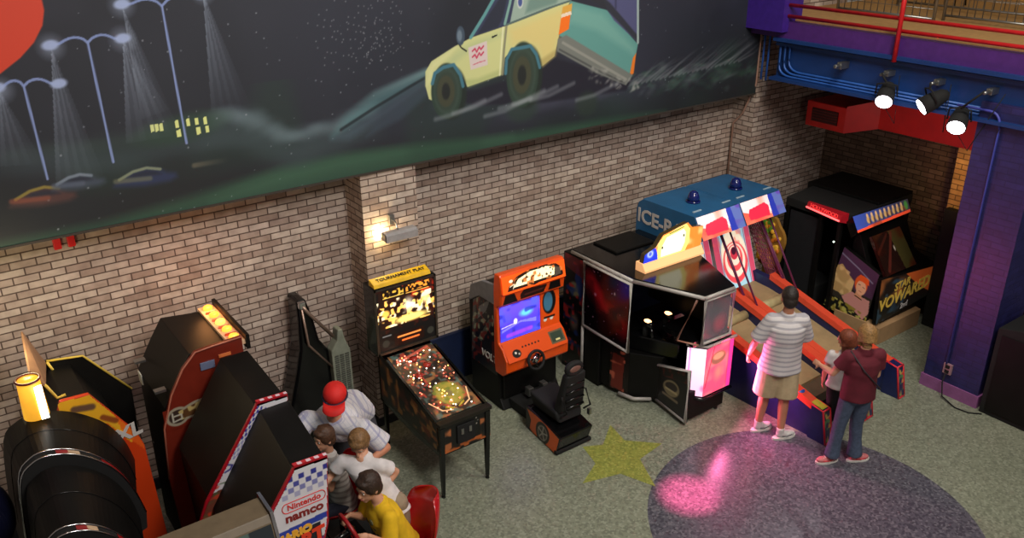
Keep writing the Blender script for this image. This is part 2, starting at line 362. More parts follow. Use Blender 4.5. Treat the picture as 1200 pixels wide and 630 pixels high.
# ---- mural: a painted canvas hung high on the brick wall
MX0, MX1, MZ0, MZ1, MY = -1.2, 9.39, 2.92, 5.9, 7.42
def mu(px, py):
    p = at_y(px, py, MY - .01); return (p[0] - MX0, p[2] - MZ0)
def mus(*pts): return [mu(*p) for p in pts]
def paint_mural(c):
    c.grad((34, 38, 44), (38, 40, 52))
    c.blot(1.6, (52, 54, 72), .35, .85, .7, 3); c.blot(.6, (28, 31, 40), .5, .85, .5, 4); c.blot(.25, (44, 46, 58), .5, .9, .35, 14)
    # dark ground, then grass
    c.poly(mus((-60, 190), (60, 215), (200, 190), (300, 190), (420, 178), (560, 150), (700, 130), (900, 100), (900, 130), (400, 220), (-60, 320)), (30, 34, 36), .7, .15)
    c.poly(mus((-80, 322), (-60, 300), (0, 284), (120, 260), (230, 228), (290, 208), (350, 190), (400, 180), (470, 171), (560, 163), (690, 142), (780, 130), (640, 165), (400, 215), (100, 275)), (48, 78, 62), .9, .05)
    c.poly(mus((250, 236), (330, 200), (400, 186), (500, 172), (600, 160), (500, 178), (400, 198), (300, 225)), (62, 96, 76), .7, .08)
    c.blot(.5, (38, 62, 50), .5, .8, .35, 9, (c.Y < 1.0))
    # smoke rolling over the hills
    rr = random.Random(11)
    ridge = ((0, 178), (60, 172), (110, 165), (150, 160), (200, 145), (245, 138), (262, 131), (282, 130), (300, 136), (318, 148), (338, 156), (356, 154), (372, 146), (392, 146), (412, 134), (440, 120))
    for i in range(len(ridge) - 1):
        for k in range(7):
            t_ = k / 7; x = ridge[i][0] * (1 - t_) + ridge[i + 1][0] * t_; y = ridge[i][1] * (1 - t_) + ridge[i + 1][1] * t_
            hi = x > 235; u, v = mu(x + rr.uniform(-3, 3), y + rr.uniform(-1, 2) + 4); c.ell(u, v, rr.uniform(.10, .22), rr.uniform(.06, .12), (104, 122, 130) if hi else (54, 70, 66), .20 if hi else .16, 1.0, rr.uniform(-.4, .4))
            u, v = mu(x + rr.uniform(-6, 6), y + rr.uniform(12, 34)); c.ell(u, v, rr.uniform(.2, .35), rr.uniform(.08, .16), (58, 72, 76), .16, 1.0)
    u, v = mu(213, 151); c.ell(u, v, .50, .15, (44, 66, 54), .75, .5, .12)
    for (x, y) in ((179, 150), (184, 149.5), (189, 149), (208, 145), (210, 156), (221, 143), (231, 142), (241, 141), (233, 153), (243, 151)):
        u, v = mu(x, y); c.poly([(u - .016, v - .034), (u + .014, v - .03), (u + .014, v + .03), (u - .016, v + .026)], (214, 222, 140))
    # beams below the street lamps
    for hx, hy, pts in ((0, 106, ((-14, 196), (52, 192))), (60, 55, ((66, 218), (122, 205))), (144, 46, ((148, 168), (218, 158))), (143, 6, ((166, 140), (200, 128))), (238, -10, ((248, 130), (294, 124)))):
        a = mu(hx, hy); b = mu(*pts[0]); d = mu(*pts[1]); n_ = 9
        for k in range(n_):
            t0 = k / n_; t1 = (k + 1) / n_; q = [a, (b[0] + (d[0] - b[0]) * t0, b[1] + (d[1] - b[1]) * t0), (b[0] + (d[0] - b[0]) * t1, b[1] + (d[1] - b[1]) * t1)]
            ln = math.hypot(b[0] - a[0], b[1] - a[1]); ds = np.hypot(c.X - a[0], c.Y - a[1]); al = (.62, .40, .56, .34, .5, .30, .42, .24, .18)[k]
            c.mix(c.inside(q) * np.clip(1.06 - ds / ln, 0, 1) ** .8 * al, (150, 162, 180))
        c.ell(a[0], a[1], .12, .12, (176, 190, 214), .6, 1.0)
    LB = (128, 146, 196)
    for pole, la, ra in (((28, 101, 56, 210), (-4, 103), (69, 98)), ((103, 50, 133, 190), (59, 53), (144, 45)), ((190, 7, 219, 168), (143, 5), (236, -6))):
        c.line([mu(pole[0], pole[1]), mu(pole[2], pole[3])], .013, LB, .95, .005)
        for e in (la, ra):
            pts = []
            for k in range(9):
                t_ = k / 8; x = pole[0] * (1 - t_) + e[0] * t_; y = pole[1] * (1 - t_) + e[1] * t_ - 8 * math.sin(PI * min(1, t_ * 1.15 + .08)) * (.9 if t_ > 0 else 0); pts.append(mu(x, y))
            c.line(pts, .014, LB, .95, .005)
            u, v = mu(*e); c.ell(u, v, .075, .045, (160, 176, 214), .95, .4, .1)
    # parked cars
    def carp(x, y, L, body, roof, glow):
        k = L / 36.
        sh = [(-36, 9), (-34, 3), (-24, 0), (-14, -7), (2, -10), (16, -8), (26, -3), (36, -1), (38, 4), (30, 8), (0, 11)]
        c.poly(mus(*[(x + a_ * k, y + b_ * k - a_ * k * .10) for a_, b_ in sh]), body, .85, .025)
        c.poly(mus(*[(x + a_ * k, y + b_ * k - a_ * k * .10) for a_, b_ in ((-20, 1), (-12, -5), (2, -7), (14, -5), (20, -1))]), (34, 38, 52), .8, .015)
        c.line(mus(*[(x + a_ * k, y + b_ * k - a_ * k * .10) for a_, b_ in ((-30, 1), (-14, -7), (2, -10), (18, -7))]), .014, roof, .8, .01)
        c.line(mus((x - 34 * k, y + 6 * k), (x + 6 * k, y + 2 * k)), .02, glow, .55, .02)
    carp(50, 230, 38, (84, 56, 54), (150, 134, 60), (150, 80, 60)); carp(92, 213, 30, (66, 76, 92), (126, 140, 156), (90, 100, 120)); carp(170, 207, 36, (44, 54, 88), (140, 150, 120), (120, 120, 90))
    c.line(mus((228, 194), (268, 187)), .022, (96, 92, 78), .8, .02, True)
    c.dots(420, (150, 156, 166), .008, 5, .8)
    for k in range(150):
        x, y = random.gauss(432, 26), random.gauss(40, 26); u, v = mu(x, y); c.ell(u, v, .009, .009, (160, 162, 168), .55, .6)
    # red shape at the top left
    c.poly(mus((-200, -120), (30, -60), (46, -15), (52, 12), (50, 30), (40, 50), (24, 68), (0, 87), (-60, 122), (-300, 160)), (206, 62, 36), 1, .005)
    # headlight beams
    c.poly(mus((502, 84), (500, 92), (440, 130), (390, 160), (404, 138), (440, 110)), (96, 146, 150), .50, .05)
    c.poly(mus((501, 92), (503, 100), (460, 132), (410, 164), (388, 164), (440, 132)), (84, 106, 122), .42, .04)
    c.poly(mus((503, 100), (506, 108), (470, 140), (430, 160), (440, 146)), (60, 74, 88), .6, .03)
    c.line(mus((500, 90), (440, 126), (400, 152)), .014, (26, 34, 40), .8, .015); c.line(mus((500, 84), (440, 110), (405, 136)), .02, (140, 180, 180), .5, .05, True)
    # spray and dust behind the truck
    for k in range(150):
        t_ = rr.random(); x = 735 + 150 * t_; y = 96 - t_ * 14 + rr.gauss(0, 8 - 3 * t_); u, v = mu(x, y)
        c.ell(u, v, rr.uniform(.05, .2), rr.uniform(.02, .07), rr.choice([(64, 104, 84), (90, 108, 104), (52, 86, 66), (110, 120, 124)]), .24, 1.0, rr.uniform(-.2, .6))
    for k in range(26):
        x = 745 + k * 5.4; y0 = 98 - k * 1.2; c.line(mus((x - 14, y0 + 4), (x + 4, y0 - 10 + rr.uniform(-5, 5)), (x + 22 + k, y0 - 22 - k * .9 + rr.uniform(-6, 6))), .012, (140, 144, 150), .38, .015, True)
    # ground shadow and blur of the truck
    for (x, y, a_) in ((540, 116, .5), (615, 128, .45), (590, 112, .5), (650, 120, .4), (690, 116, .35), (640, 104, .4), (720, 104, .4)):
        u, v = mu(x, y); c.ell(u, v, .40, .10, (84, 84, 104), a_, 1.0, .1)
    CR = (198, 200, 140); CR2 = (212, 190, 122); CR3 = (172, 184, 136); TLL = (92, 146, 142); DK = (24, 26, 30)
    c.poly(mus((507, 112), (560, 104), (600, 92), (650, 68), (742, 92), (734, 106), (640, 120), (560, 124)), (32, 32, 44), .95, .02)
    u, v = mu(613, 128); c.ell(u, v, .26, .17, (44, 58, 54), .8, .4); u, v = mu(688, 122); c.ell(u, v, .20, .18, (42, 54, 48), .8, .4)
    c.poly(mus((499, 101), (499, 84), (506, 72), (534, 54), (553, 44), (594, 30), (642, 10), (669, 1), (660, 20), (655, 44), (650, 66), (634, 79), (632, 66), (624, 54), (600, 58), (592, 68), (590, 87), (548, 102), (542, 88), (533, 78), (512, 86), (508, 96), (507, 118), (503, 116)), CR, 1, .004)
    c.poly(mus((596, 34), (642, 16), (664, 8), (656, 44), (650, 62), (636, 74), (630, 56), (614, 50), (600, 54)), CR2, .75, .06)
    c.poly(mus((500, 100), (501, 84), (508, 73), (534, 56), (524, 68), (510, 80), (506, 95)), (214, 214, 160), .7, .03)
    c.poly(mus((512, 84), (534, 62), (553, 50), (592, 36), (591, 42), (556, 56), (536, 72), (528, 77)), CR3, .6, .03)
    c.poly(mus((545, 94), (560, 92), (590, 80), (590, 87), (550, 102)), (166, 176, 118), .7, .02); c.poly(mus((634, 70), (652, 58), (651, 66), (636, 79)), (170, 150, 92), .7, .02)
    c.line(mus((594, 30), (591, 58), (589, 87)), .02, (128, 126, 104), .9, .008); c.line(mus((590, 32), (588, 58), (586, 88)), .012, (226, 226, 190), .7, .008)
    c.poly(mus((553, 43), (568, 18), (585, -12), (640, -30), (690, -20), (669, 1), (600, 28)), (54, 60, 86), 1, .004)
    c.poly(mus((560, 40), (574, 16), (590, -8), (596, -8), (590, 20), (584, 32)), (40, 44, 58), .9, .01)
    c.line(mus((552, 44), (568, 18), (586, -14)), .035, (92, 146, 148), 1, .006); c.line(mus((592, 28), (598, 4), (602, -20)), .028, (120, 160, 152), 1, .006)
    c.poly(mus((598, 27), (603, 2), (606, -10), (720, -40), (700, -16), (669, 0), (640, 10)), (146, 166, 156), 1, .006)
    c.poly(mus((616, 16), (620, 0), (650, -14), (660, -12), (652, 4)), (92, 122, 116), .7, .02)
    u, v = mu(610, 2); c.ell(u, v, .045, .075, (190, 196, 190), 1, .2); c.ell(u, v, .032, .056, (70, 84, 140), 1, .3)
    c.line(mus((594, 29), (642, 10), (669, 1)), .014, (84, 104, 100), 1, .005)
    c.poly(mus((576, 43), (583, 40), (583, 42), (577, 45)), DK)
    c.poly(mus((549, 56), (571, 48), (572, 76), (552, 82)), (208, 192, 190), 1, .004)
    for k in range(2):
        c.line(mus((554, 60 + k * 7), (557, 57 + k * 7), (559, 61 + k * 7), (562, 55 + k * 7), (564, 58 + k * 7), (567, 54 + k * 7)), .013, (190, 50, 84), .9, .004)
    c.line(mus((555, 76), (562, 73), (569, 71)), .008, (200, 90, 110), .8, .003)
    c.line(mus((537, 50), (541, 56), (547, 60)), .012, DK, 1, .004); u, v = mu(540, 42); c.ell(u, v, .055, .10, (64, 78, 94), 1, .15); c.ell(u - .01, v, .035, .07, (116, 132, 146), .8, .4)
    c.poly(mus((669, 1), (712, 12), (748, 52), (741, 88), (656, 42)), TLL, 1, .004); c.poly(mus((672, 6), (706, 16), (744, 56), (743, 64), (700, 36), (668, 26)), (118, 166, 158), .6, .04)
    c.poly(mus((712, 12), (704, -16), (722, -30), (748, -30), (748, 50), (720, 24)), (78, 80, 118), 1, .006)
    c.poly(mus((690, -2), (712, 12), (748, 50), (748, 42), (716, 4), (700, -10)), (44, 46, 54), .9, .01); c.line(mus((748, -30), (748, 50)), .03, (150, 168, 168), 1, .006); c.line(mus((722, -20), (722, 10)), .02, (54, 56, 84), .8, .01)
    c.poly(mus((658, 20), (669, 17), (667, 34), (655, 41)), (236, 112, 30), 1, .004); c.poly(mus((660, 8), (671, 4), (670, 16), (658, 20)), (212, 160, 70), 1, .006); c.poly(mus((658, 17), (670, 13), (670, 17), (658, 21)), (226, 210, 190))
    c.poly(mus((742, 68), (746, 62), (743, 86), (738, 90)), (224, 120, 40), 1, .006)
    c.poly(mus((654, 46), (664, 41), (742, 88), (734, 100), (700, 86), (653, 60)), (112, 116, 112), 1, .008); c.line(mus((660, 50), (734, 93)), .02, (150, 150, 144), .7, .01); c.line(mus((656, 58), (700, 82), (732, 97)), .014, (70, 72, 74), .8, .008)
    for k in range(40):
        t_ = rr.random(); u, v = mu(690 + 55 * t_ + rr.uniform(-5, 5), 84 + 18 * t_ + rr.uniform(-7, 8)); c.ell(u, v, rr.uniform(.02, .07), rr.uniform(.015, .04), rr.choice([(150, 150, 146), (110, 112, 110), (176, 176, 172)]), .5, .9, rr.uniform(-1, 1))
    for (x, y, rx, ry) in ((524, 107, .19, .29), (613, 88, .22, .36)):
        u, v = mu(x, y); c.ell(u + .06, v - .03, rx, ry, (34, 44, 40), 1, .15); c.ell(u, v, rx, ry, (46, 62, 54), 1, .08)
        for k in range(3): c.ell(u - .005 * k, v, rx * (.86 - .14 * k), ry * (.86 - .14 * k), ((58, 74, 66), (50, 62, 54), (68, 68, 52))[k], .8, .12)
        c.ell(u - .01, v, rx * .30, ry * .34, (34, 38, 38), 1, .3)
    c.line(mus((507, 98), (510, 86), (520, 79), (532, 76), (540, 88), (543, 101)), .035, (66, 114, 132), 1, .006)
    c.line(mus((593, 86), (594, 70), (600, 58), (622, 54), (629, 64), (633, 79)), .035, (66, 114, 132), 1, .006)
    for (x, y) in ((540, 129), (612, 117), (628, 112), (700, 108), (560, 122), (596, 126), (648, 108)):
        u, v = mu(x, y); c.line([(u - .3, v - .05), (u - .05, v - .03), (u + .3, v + .06)], .016, (150, 156, 164), .38, .03)
mural = thing('wall_mural', 'large painted mural of a pickup driving at night, hung high on the brick wall', 'mural', (4, 7.42, 2.92))
MB().box((MX0, MY, MZ0), (MX1, MY + .05, MZ1)).build('backing_board', M('mural_back', (40, 40, 44), .8), mural)
art('painted_canvas', [(MX0, MY, MZ0), (MX1, MY, MZ0), (MX1, MY, MZ1), (MX0, MY, MZ1)], paint_mural, mural, ppm=140, rough=.55)
MB().box((MX0, MY - .012, MZ0 - .02), (MX1, MY + .05, MZ0)).build('edge_strip', M('mural_edge', (52, 44, 38), .7), mural)
for i, (a, b) in enumerate(((.86, .92), (.97, 1.03))):
    t = MB().box((a, 7.76, 2.68), (b, 7.8, 2.84)); o = t.build('hanging_bracket', M('red_paint', (226, 20, 26), .5), None, .006)
    tag(o, ('left' if i == 0 else 'right') + ' of the two small red brackets under the mural bottom edge', 'bracket', 'small red brackets')

# ---- steel beam, balcony, railing
BLUE = M('blue_beam_paint', (18, 52, 108), .45, scale=3)
m = MB().box((9.26, -2, 3.2), (9.32, 7.02, 3.72)).box((9.12, -2, 3.68), (9.5, 7.02, 3.72)).box((9.12, -2, 3.2), (9.5, 7.02, 3.235)).box((9.19, -2, 3.62), (9.26, 7.02, 3.66))
struct(m.build('trim_blue_beam', BLUE))
VIO = M('violet_fascia', (72, 34, 108), .5)
struct(MB().box((9.18, -2, 3.72), (11.4, 7.44, 3.92)).build('trim_balcony_fascia', VIO))
struct(MB().box((9.3, -2, 3.92), (14, 7.44, 3.94)).build('floor_balcony', M('balcony_floor', (170, 130, 80), .6)))
struct(MB().box((13.2, -2, 3.94), (13.4, 9, 6)).box((9.43, 8.1, 3.9), (13.4, 8.3, 6)).build('wall_balcony', M('yellow_wall', (196, 156, 84), .7)))
struct(MB().box((9.06, 6.86, 3.80), (9.42, 7.44, 4.3)).build('trim_purple_block', M('purple_block', (56, 30, 124), .45)))
RED = M('red_rail', (186, 26, 30), .4)
rl = thing('balcony_railing', 'red pipe railing along the balcony edge above the blue beam', 'railing', (9.2, 3, 3.72))
for z in (4.12, 3.99, 4.5): MB().tube([(9.16, -2, z), (9.16, 6.9, z)], .022, 10).build('rail', RED, rl)
for y in (5.37, 3.2, 1.2): MB().tube([(9.12, y, 3.66), (9.12, y, 4.8)], .026, 10).build('post', RED, rl)
# things up on the balcony: mesh queue barriers
for i, (x, y0, y1) in enumerate(((10.2, 5.6, 6.9), (10.6, 4.4, 5.7), (11.4, 5.0, 6.8), (11.2, 3.0, 4.2))):
    t = thing('mesh_barrier', ['silver mesh barrier on the balcony nearest the purple block', 'silver mesh barrier on the balcony right of the red post', 'silver mesh barrier furthest back on the balcony', 'silver mesh barrier at the right end of the balcony'][i], 'barrier', (x, (y0 + y1) / 2, 3.94), 0, 'mesh barriers on the balcony')
    n = 14
    for z in (4.0, 4.98): MB().tube([(x, y0, z), (x, y1, z)], .015, 8).build('rail', STEEL, t)
    b = MB()
    for k in range(1, n): b.tube([(x, y0 + (y1 - y0) * k / n, 4.0), (x, y0 + (y1 - y0) * k / n, 4.98)], .006, 6)
    for k in range(1, 9): b.tube([(x, y0, 4.0 + k * .11), (x, y1, 4.0 + k * .11)], .004, 6)
    b.build('wire_mesh', STEEL, t)
    for y in (y0, y1): MB().tube([(x, y, 3.94), (x, y, 5.0)], .02, 8).build('post', STEEL, t)
for i, (x, y) in enumerate(((12.0, 6.4), (12.3, 5.2), (12.1, 4.3), (12.5, 3.6))):
    t = thing('bar_stool', 'dark metal stool on the balcony, number %s from the left' % ['one', 'two', 'three', 'four'][i], 'stool', (x, y, 3.94), 0, 'stools on the balcony')
    t['label'] = ['dark stool on the balcony behind the left end of the red rails', 'dark stool on the balcony just left of the red post', 'dark stool on the balcony right of the red post', 'dark stool on the balcony at the right edge of the photo'][i]
    MB().cyl((x, y, 4.66), (x, y, 4.71), .19, .19, 20).build('seat', BLACKG, t, .01)
    for a in range(4):
        an = PI / 4 + a * PI / 2; MB().tube([(x + .12 * math.cos(an), y + .12 * math.sin(an), 4.66), (x + .2 * math.cos(an), y + .2 * math.sin(an), 3.94)], .012, 8).build('leg', BLACKG, t)
    MB().tube([(x + .17 * math.cos(k * PI / 8), y + .17 * math.sin(k * PI / 8), 4.2) for k in range(16)], .009, 8, close=True).build('foot_ring', STEEL, t)

# ---- pipes
def pipe(name, pts, r, mat, label, group=None):
    o = MB().tube(pts, r, 10).build(name, mat, None); tag(o, label, 'pipe', group); return o
def bend(p0, c, p1, k=6):
    p0, c, p1 = Vector(p0), Vector(c), Vector(p1); return [p0 * (1 - t) ** 2 + c * 2 * t * (1 - t) + p1 * t * t for t in [i / k for i in range(k + 1)]]
BP = M('blue_pipe', (38, 84, 160), .4)
LB_ = ['outermost of the blue pipes bending under the purple block onto the beam', 'middle blue pipe bending under the purple block onto the beam', 'innermost blue pipe bending under the purple block onto the beam']
for i in range(3):
    y = 6.98 - i * .07; z = 3.25 + i * .035
    pipe('conduit_pipe', [(9.235, y, 3.82)] + bend((9.235, y, z + .16), (9.235, y, z), (9.235, y - .2, z)) + [(9.235, 3.9 - i * .3, z)], .014, BP, LB_[i], 'blue conduit pipes on the beam')
for i in range(2):
    pipe('conduit_pipe', [(9.36, 7.33 - i * .08, 3.84), (9.36, 7.33 - i * .08, 3.12)], .014, BP, ['left', 'right'][i] + ' of the two short straight blue pipes beside the mural corner', 'short blue pipes')
pipe('conduit_pipe', [(9.38, 7.41, 4.4), (9.38, 7.41, 3.05), (9.38, 7.58, 2.62), (9.40, 7.74, 2.45), (9.40, 7.76, 1.2)], .013, M('tan_pipe', (150, 116, 100), .5), 'thin tan pipe running down the brick corner right of the mural')
pipe('conduit_pipe', [(9.17, 4.6, 3.32)] + bend((9.17, 4.25, 3.32), (9.17, 4.12, 3.32), (9.17, 4.12, 3.1)) + [(9.17, 4.12, .4)], .013, M('violet_pipe', (66, 72, 160), .4), 'violet painted pipe running down the purple column to the outlet')
t = thing('power_outlet', 'small metal power outlet low on the purple column', 'outlet', (9.18, 4.1, .33))
MB().box((9.17, 4.05, .27), (9.2, 4.15, .40)).build('cover_plate', M('outlet_plate', (150, 120, 126), .4), t, .004)
for z in (.305, .365): MB().box((9.164, 4.075, z - .02), (9.171, 4.125, z + .02)).build('socket', BLACKM, t)
o = MB().tube([(9.16, 4.1, .3), (9.12, 4.1, .18), (9.08, 4.05, .03), (9.0, 3.85, .01), (9.02, 3.7, .01), (9.12, 3.6, .01)], .008, 8).build('power_cable', RUB); tag(o, 'black cable hanging from the outlet to the floor by the purple column', 'cable')
# ---- red duct
DR = M('red_duct_paint', (206, 24, 20), .45, scale=4)
t = thing('air_duct', 'bright red ventilation duct with a grille under the balcony', 'duct', (10.4, 6, 2.5))
MB().box((10.42, 4.2, 2.52), (11.1, 6.35, 2.9)).build('duct_body', DR, t, .01)
MB().hexa([(10.2, 6.55, 2.42), (10.42, 6.2, 2.52), (11.1, 6.2, 2.52), (11.1, 6.55, 2.42)], [(10.2, 6.55, 2.78), (10.42, 6.2, 2.9), (11.1, 6.2, 2.9), (11.1, 6.55, 2.78)]).build('duct_elbow', DR, t)
MB().box((10.2, 6.55, 2.42), (11.1, 7.16, 2.76)).build('grille_box', DR, t, .01)
g_ = MB().box((10.185, 6.66, 2.50), (10.2, 7.06, 2.68)).build('grille', M('grille_dark', (60, 14, 14), .6), t)
m = MB()
for k in range(5): m.box((10.175, 6.66, 2.505 + k * .036), (10.187, 7.06, 2.515 + k * .036))
m.build('louver', M('grille_red', (110, 18, 16), .5), g_)
# ---- three stage spotlights and their clamps
HOT = M('hot_lens', (255, 246, 255), .2, emit=9.0, vary=0)
def par(y, pc, dr, lab):
    b = Vector((9.05, y, 3.52)); c = Vector(pc); d = Vector(dr).normalized()
    t = thing('stage_spotlight', lab, 'spotlight', tuple(b), 0, 'stage spotlights under the beam')
    MB().box((9.12, y - .03, 3.49), (9.26, y + .03, 3.55)).tube([(9.12, y, 3.52), (9.02, y, 3.52)], .02, 8).build('beam_clamp', STEEL, t)
    MB().tube([(9.03, y, 3.54), tuple(c + Vector((0, 0, .16)))], .012, 8).build('hanging_stem', BLACKM, t)
    s = Vector((0, 0, 1)).cross(d).normalized() * .115
    MB().tube([tuple(c + s - d * .06), tuple(c + s * .9 + Vector((0, 0, .15))), tuple(c + Vector((0, 0, .17))), tuple(c - s * .9 + Vector((0, 0, .15))), tuple(c - s - d * .06)], .01, 8).build('yoke', BLACKM, t)
    MB().tube([tuple(c - d * .24), tuple(c - d * .20), tuple(c - d * .08), tuple(c + d * .06)], [.035, .07, .092, .1], 20).build('lamp_can', BLACKM, t)
    MB().tube([tuple(c + d * .035), tuple(c + d * .066)], .088, 20).build('lens', HOT, t)
    MB().tube([tuple(c - d * .22), tuple(c - d * .26 - Vector((0, 0, .3))), tuple(c - d * .1 + Vector((.05, -.12, -.34))), tuple(b + Vector((.1, -.15, 0)))], .005, 6).build('cord', BLACKM, t)
    l = spot('stage_lamp', tuple(c + d * .09), tuple(c + d * 3), 25, (1, .92, .95), 40, .6, .05)
par(5.44, at_x(1037, 115, 9.02), (-.8, -.35, -.5), 'left one of three lit stage spotlights hanging under the blue beam')
par(4.85, at_x(1086, 122, 9.02), (-.75, .55, -.55), 'middle one of three stage spotlights, its lens turned edge on')
par(4.28, at_x(1122, 145, 9.02), (-.85, -.3, -.5), 'right and lowest of three lit stage spotlights near the purple column')
t = MB().box((9.1, 6.0, 3.48), (9.26, 6.06, 3.56)).tube([(9.12, 6.03, 3.52), (9.02, 6.03, 3.52)], .025, 10).build('beam_clamp', STEEL, None, .004); tag(t, 'empty silver lamp clamp on the blue beam left of the spotlights', 'clamp')
# ---- picture light on the pilaster
t = thing('wall_lamp', 'slim grey wall lamp glowing on the brick pilaster', 'lamp', (3.87, 7.44, 2.3))
MB().box((3.84, 7.40, 2.33), (3.90, 7.44, 2.43)).build('wall_plate', STEEL, t, .004)
MB().tube([(3.87, 7.41, 2.38), (3.87, 7.34, 2.38), (3.87, 7.28, 2.30)], .008, 8).build('arm', STEEL, t)
MB().prism([(7.22, 2.22), (7.22, 2.29), (7.25, 2.31), (7.32, 2.31), (7.335, 2.24), (7.325, 2.24), (7.31, 2.295), (7.25, 2.295), (7.235, 2.28), (7.235, 2.22)], 'x', 3.70, 4.06).box((3.70, 7.225, 2.225), (3.706, 7.33, 2.305)).box((4.054, 7.225, 2.225), (4.06, 7.33, 2.305)).build('lamp_shade', M('grey_shade', (150, 146, 146), .4), t)
MB().tube([(3.69, 7.345, 2.265), (3.80, 7.345, 2.265)], .016, 10).build('bulb', M('warm_bulb', (255, 226, 160), .3, emit=14, vary=0), t)
point('wall_lamp_glow', (3.74, 7.385, 2.26), 7.0, (1.0, .74, .38), .02)
# ---- black cabinet at the right edge
t = thing('black_cabinet', 'plain black cabinet at the right edge beside the purple column', 'cabinet', (9.4, 3.2, 0))
MB().prism([(3.66, .0), (3.66, 1.06), (3.2, 1.16), (2.3, 1.16), (2.3, 0)], 'x', 9.16, 9.9).build('body', BLACKM, t, .008)
MB().box((9.145, 2.4, .06), (9.16, 3.6, 1.0)).build('front_panel', BLACK, t, .004)
t = thing('black_partition', 'tall black panel standing between the dark booth and the purple column', 'panel', (10.67, 5.1, 0))
MB().box((10.60, 4.96, 0), (10.73, 5.0, 1.70)).build('upright', BLACK, t, .006)
MB().box((10.62, 5.0, 0), (10.73, 5.22, 1.66)).build('board', BLACKM, t, .006)

# ================================================================== PINBALL MACHINE
t = thing('pinball_machine', 'black pinball machine with a yellow topper, glowing backglass and lit playfield', 'pinball machine', (3.76, 6.5, 0))
X0, X1, YF, YB = 3.47, 4.05, 5.97, 7.16
def pz(y): return .845 + (y - YF) * .245
MB().prism([(YF, .48), (YF, pz(YF) - .03), (YB, pz(YB) - .03), (YB, .52), (YF + .5, .46)], 'x', X0, X1).build('cabinet', BLACKG, t, .006)
def p_side(c):
    c.fill((16, 12, 10)); c.blot(.09, (150, 88, 34), .5, .75, .9, 2); c.blot(.06, (196, 140, 70), .62, .8, .8, 5); c.blot(.08, (90, 24, 16), .6, .8, .7, 8); c.poly([(0, 0), (c.w, 0), (c.w, .03), (0, .03)], (8, 8, 8)); c.poly([(0, c.h), (c.w, c.h), (c.w, c.h - .05), (0, c.h - .05)], (10, 9, 9))
art('side_artwork', [(X0, YB - .05, .56), (X0, YF + .03, .52), (X0, YF + .03, pz(YF) - .02), (X0, YB - .05, pz(YB) - .02)], p_side, t, 110)
def p_front(c):
    c.fill((14, 12, 12)); c.blot(.07, (176, 104, 60), .45, .7, .95, 12, (c.X < .13)); c.blot(.07, (176, 104, 60), .45, .7, .95, 17, (c.X > c.w - .12)); c.blot(.05, (190, 96, 40), .35, .6, .9, 4, (c.Y < .055))
    c.poly([(.14, .07), (c.w - .12, .07), (c.w - .12, c.h - .03), (.14, c.h - .03)], (10, 10, 11)); c.line([(.24, .17), (.37, .19)], .018, (150, 150, 150), .9)
    c.dots(6, (200, 190, 180), .01, 3, 1, (.36, .2, .45, .28))
art('front_artwork', [(X0, YF, .5), (X1, YF, .5), (X1, YF, .82), (X0, YF, .82)], p_front, t, 200)
cd = MB().box((3.66, YF - .02, .56), (3.86, YF, .76)).build('coin_door', BLACKM, t, .004)
for x in (3.70, 3.79): MB().box((x, YF - .028, .66), (x + .03, YF - .019, .72)).build('coin_slot', STEEL, cd)
MB().box((X0 - .01, YF - .03, pz(YF) - .03), (X1 + .01, YF + .05, pz(YF) + .008)).build('lockdown_bar', M('dark_bar', (50, 46, 40), .3, .6), t, .006)
for x in (X0 - .005, X1 - .02): MB().hexa([(x, YF + .05, pz(YF) - .01), (x + .025, YF + .05, pz(YF) - .01), (x + .025, YB - .2, pz(YB - .2) - .01), (x, YB - .2, pz(YB - .2) - .01)], [(x, YF + .05, pz(YF) + .008), (x + .025, YF + .05, pz(YF) + .008), (x + .025, YB - .2, pz(YB - .2) + .008), (x, YB - .2, pz(YB - .2) + .008)]).build('side_rail', BLACKG, t)
def p_field(c):
    c.fill((52, 38, 28)); c.blot(.12, (24, 18, 16), .45, .7, .85, 3); c.blot(.05, (150, 100, 56), .6, .8, .7, 6); c.blot(.035, (170, 60, 44), .68, .82, .7, 7); c.blot(.04, (70, 96, 90), .7, .85, .7, 9)
    c.ell(.30, .30, .16, .18, (150, 138, 52), .85, .2); c.blot(.04, (96, 104, 40), .55, .75, .8, 10, ((c.X - .3) ** 2 + (c.Y - .3) ** 2 < .03)); c.ell(.3, .3, .045, .05, (110, 96, 60), .9, .3)
    c.line([(.05, .26), (.12, .12), (.22, .09)], .02, (240, 180, 130)); c.line([(.5, .3), (.44, .14), (.36, .10)], .02, (240, 180, 130)); c.line([(.1, .9), (.45, .98)], .05, (190, 80, 60), .8)
art('playfield', [(X0 + .03, YF + .06, pz(YF) - .035), (X1 - .03, YF + .06, pz(YF) - .035), (X1 - .03, YB - .16, pz(YB) - .06), (X0 + .03, YB - .16, pz(YB) - .06)], p_field, t, 220, emit=.7, off=.018)
rg = random.Random(4); cols = [(255, 214, 160), (255, 120, 90), (255, 240, 220), (255, 180, 90), (255, 90, 70)]
for k in range(90):
    x = rg.uniform(X0 + .06, X1 - .06); y = YF + .1 + rg.random() ** .8 * .86; c_ = cols[rg.randrange(5)]
    MB().ball((x, y, pz(y) + .006), (.0075, .0075, .006), 8, 6).build('bulb', M('bulb_%d' % cols.index(c_), c_, .3, emit=4.5, vary=0), t)
for (x, y) in ((3.65, 6.62), (3.8, 6.72), (3.72, 6.85)): MB().cyl((x, y, pz(y) - .01), (x, y, pz(y) + .02), .035, .042, 16).build('bumper', M('bumper_red', (170, 50, 40), .3), t)
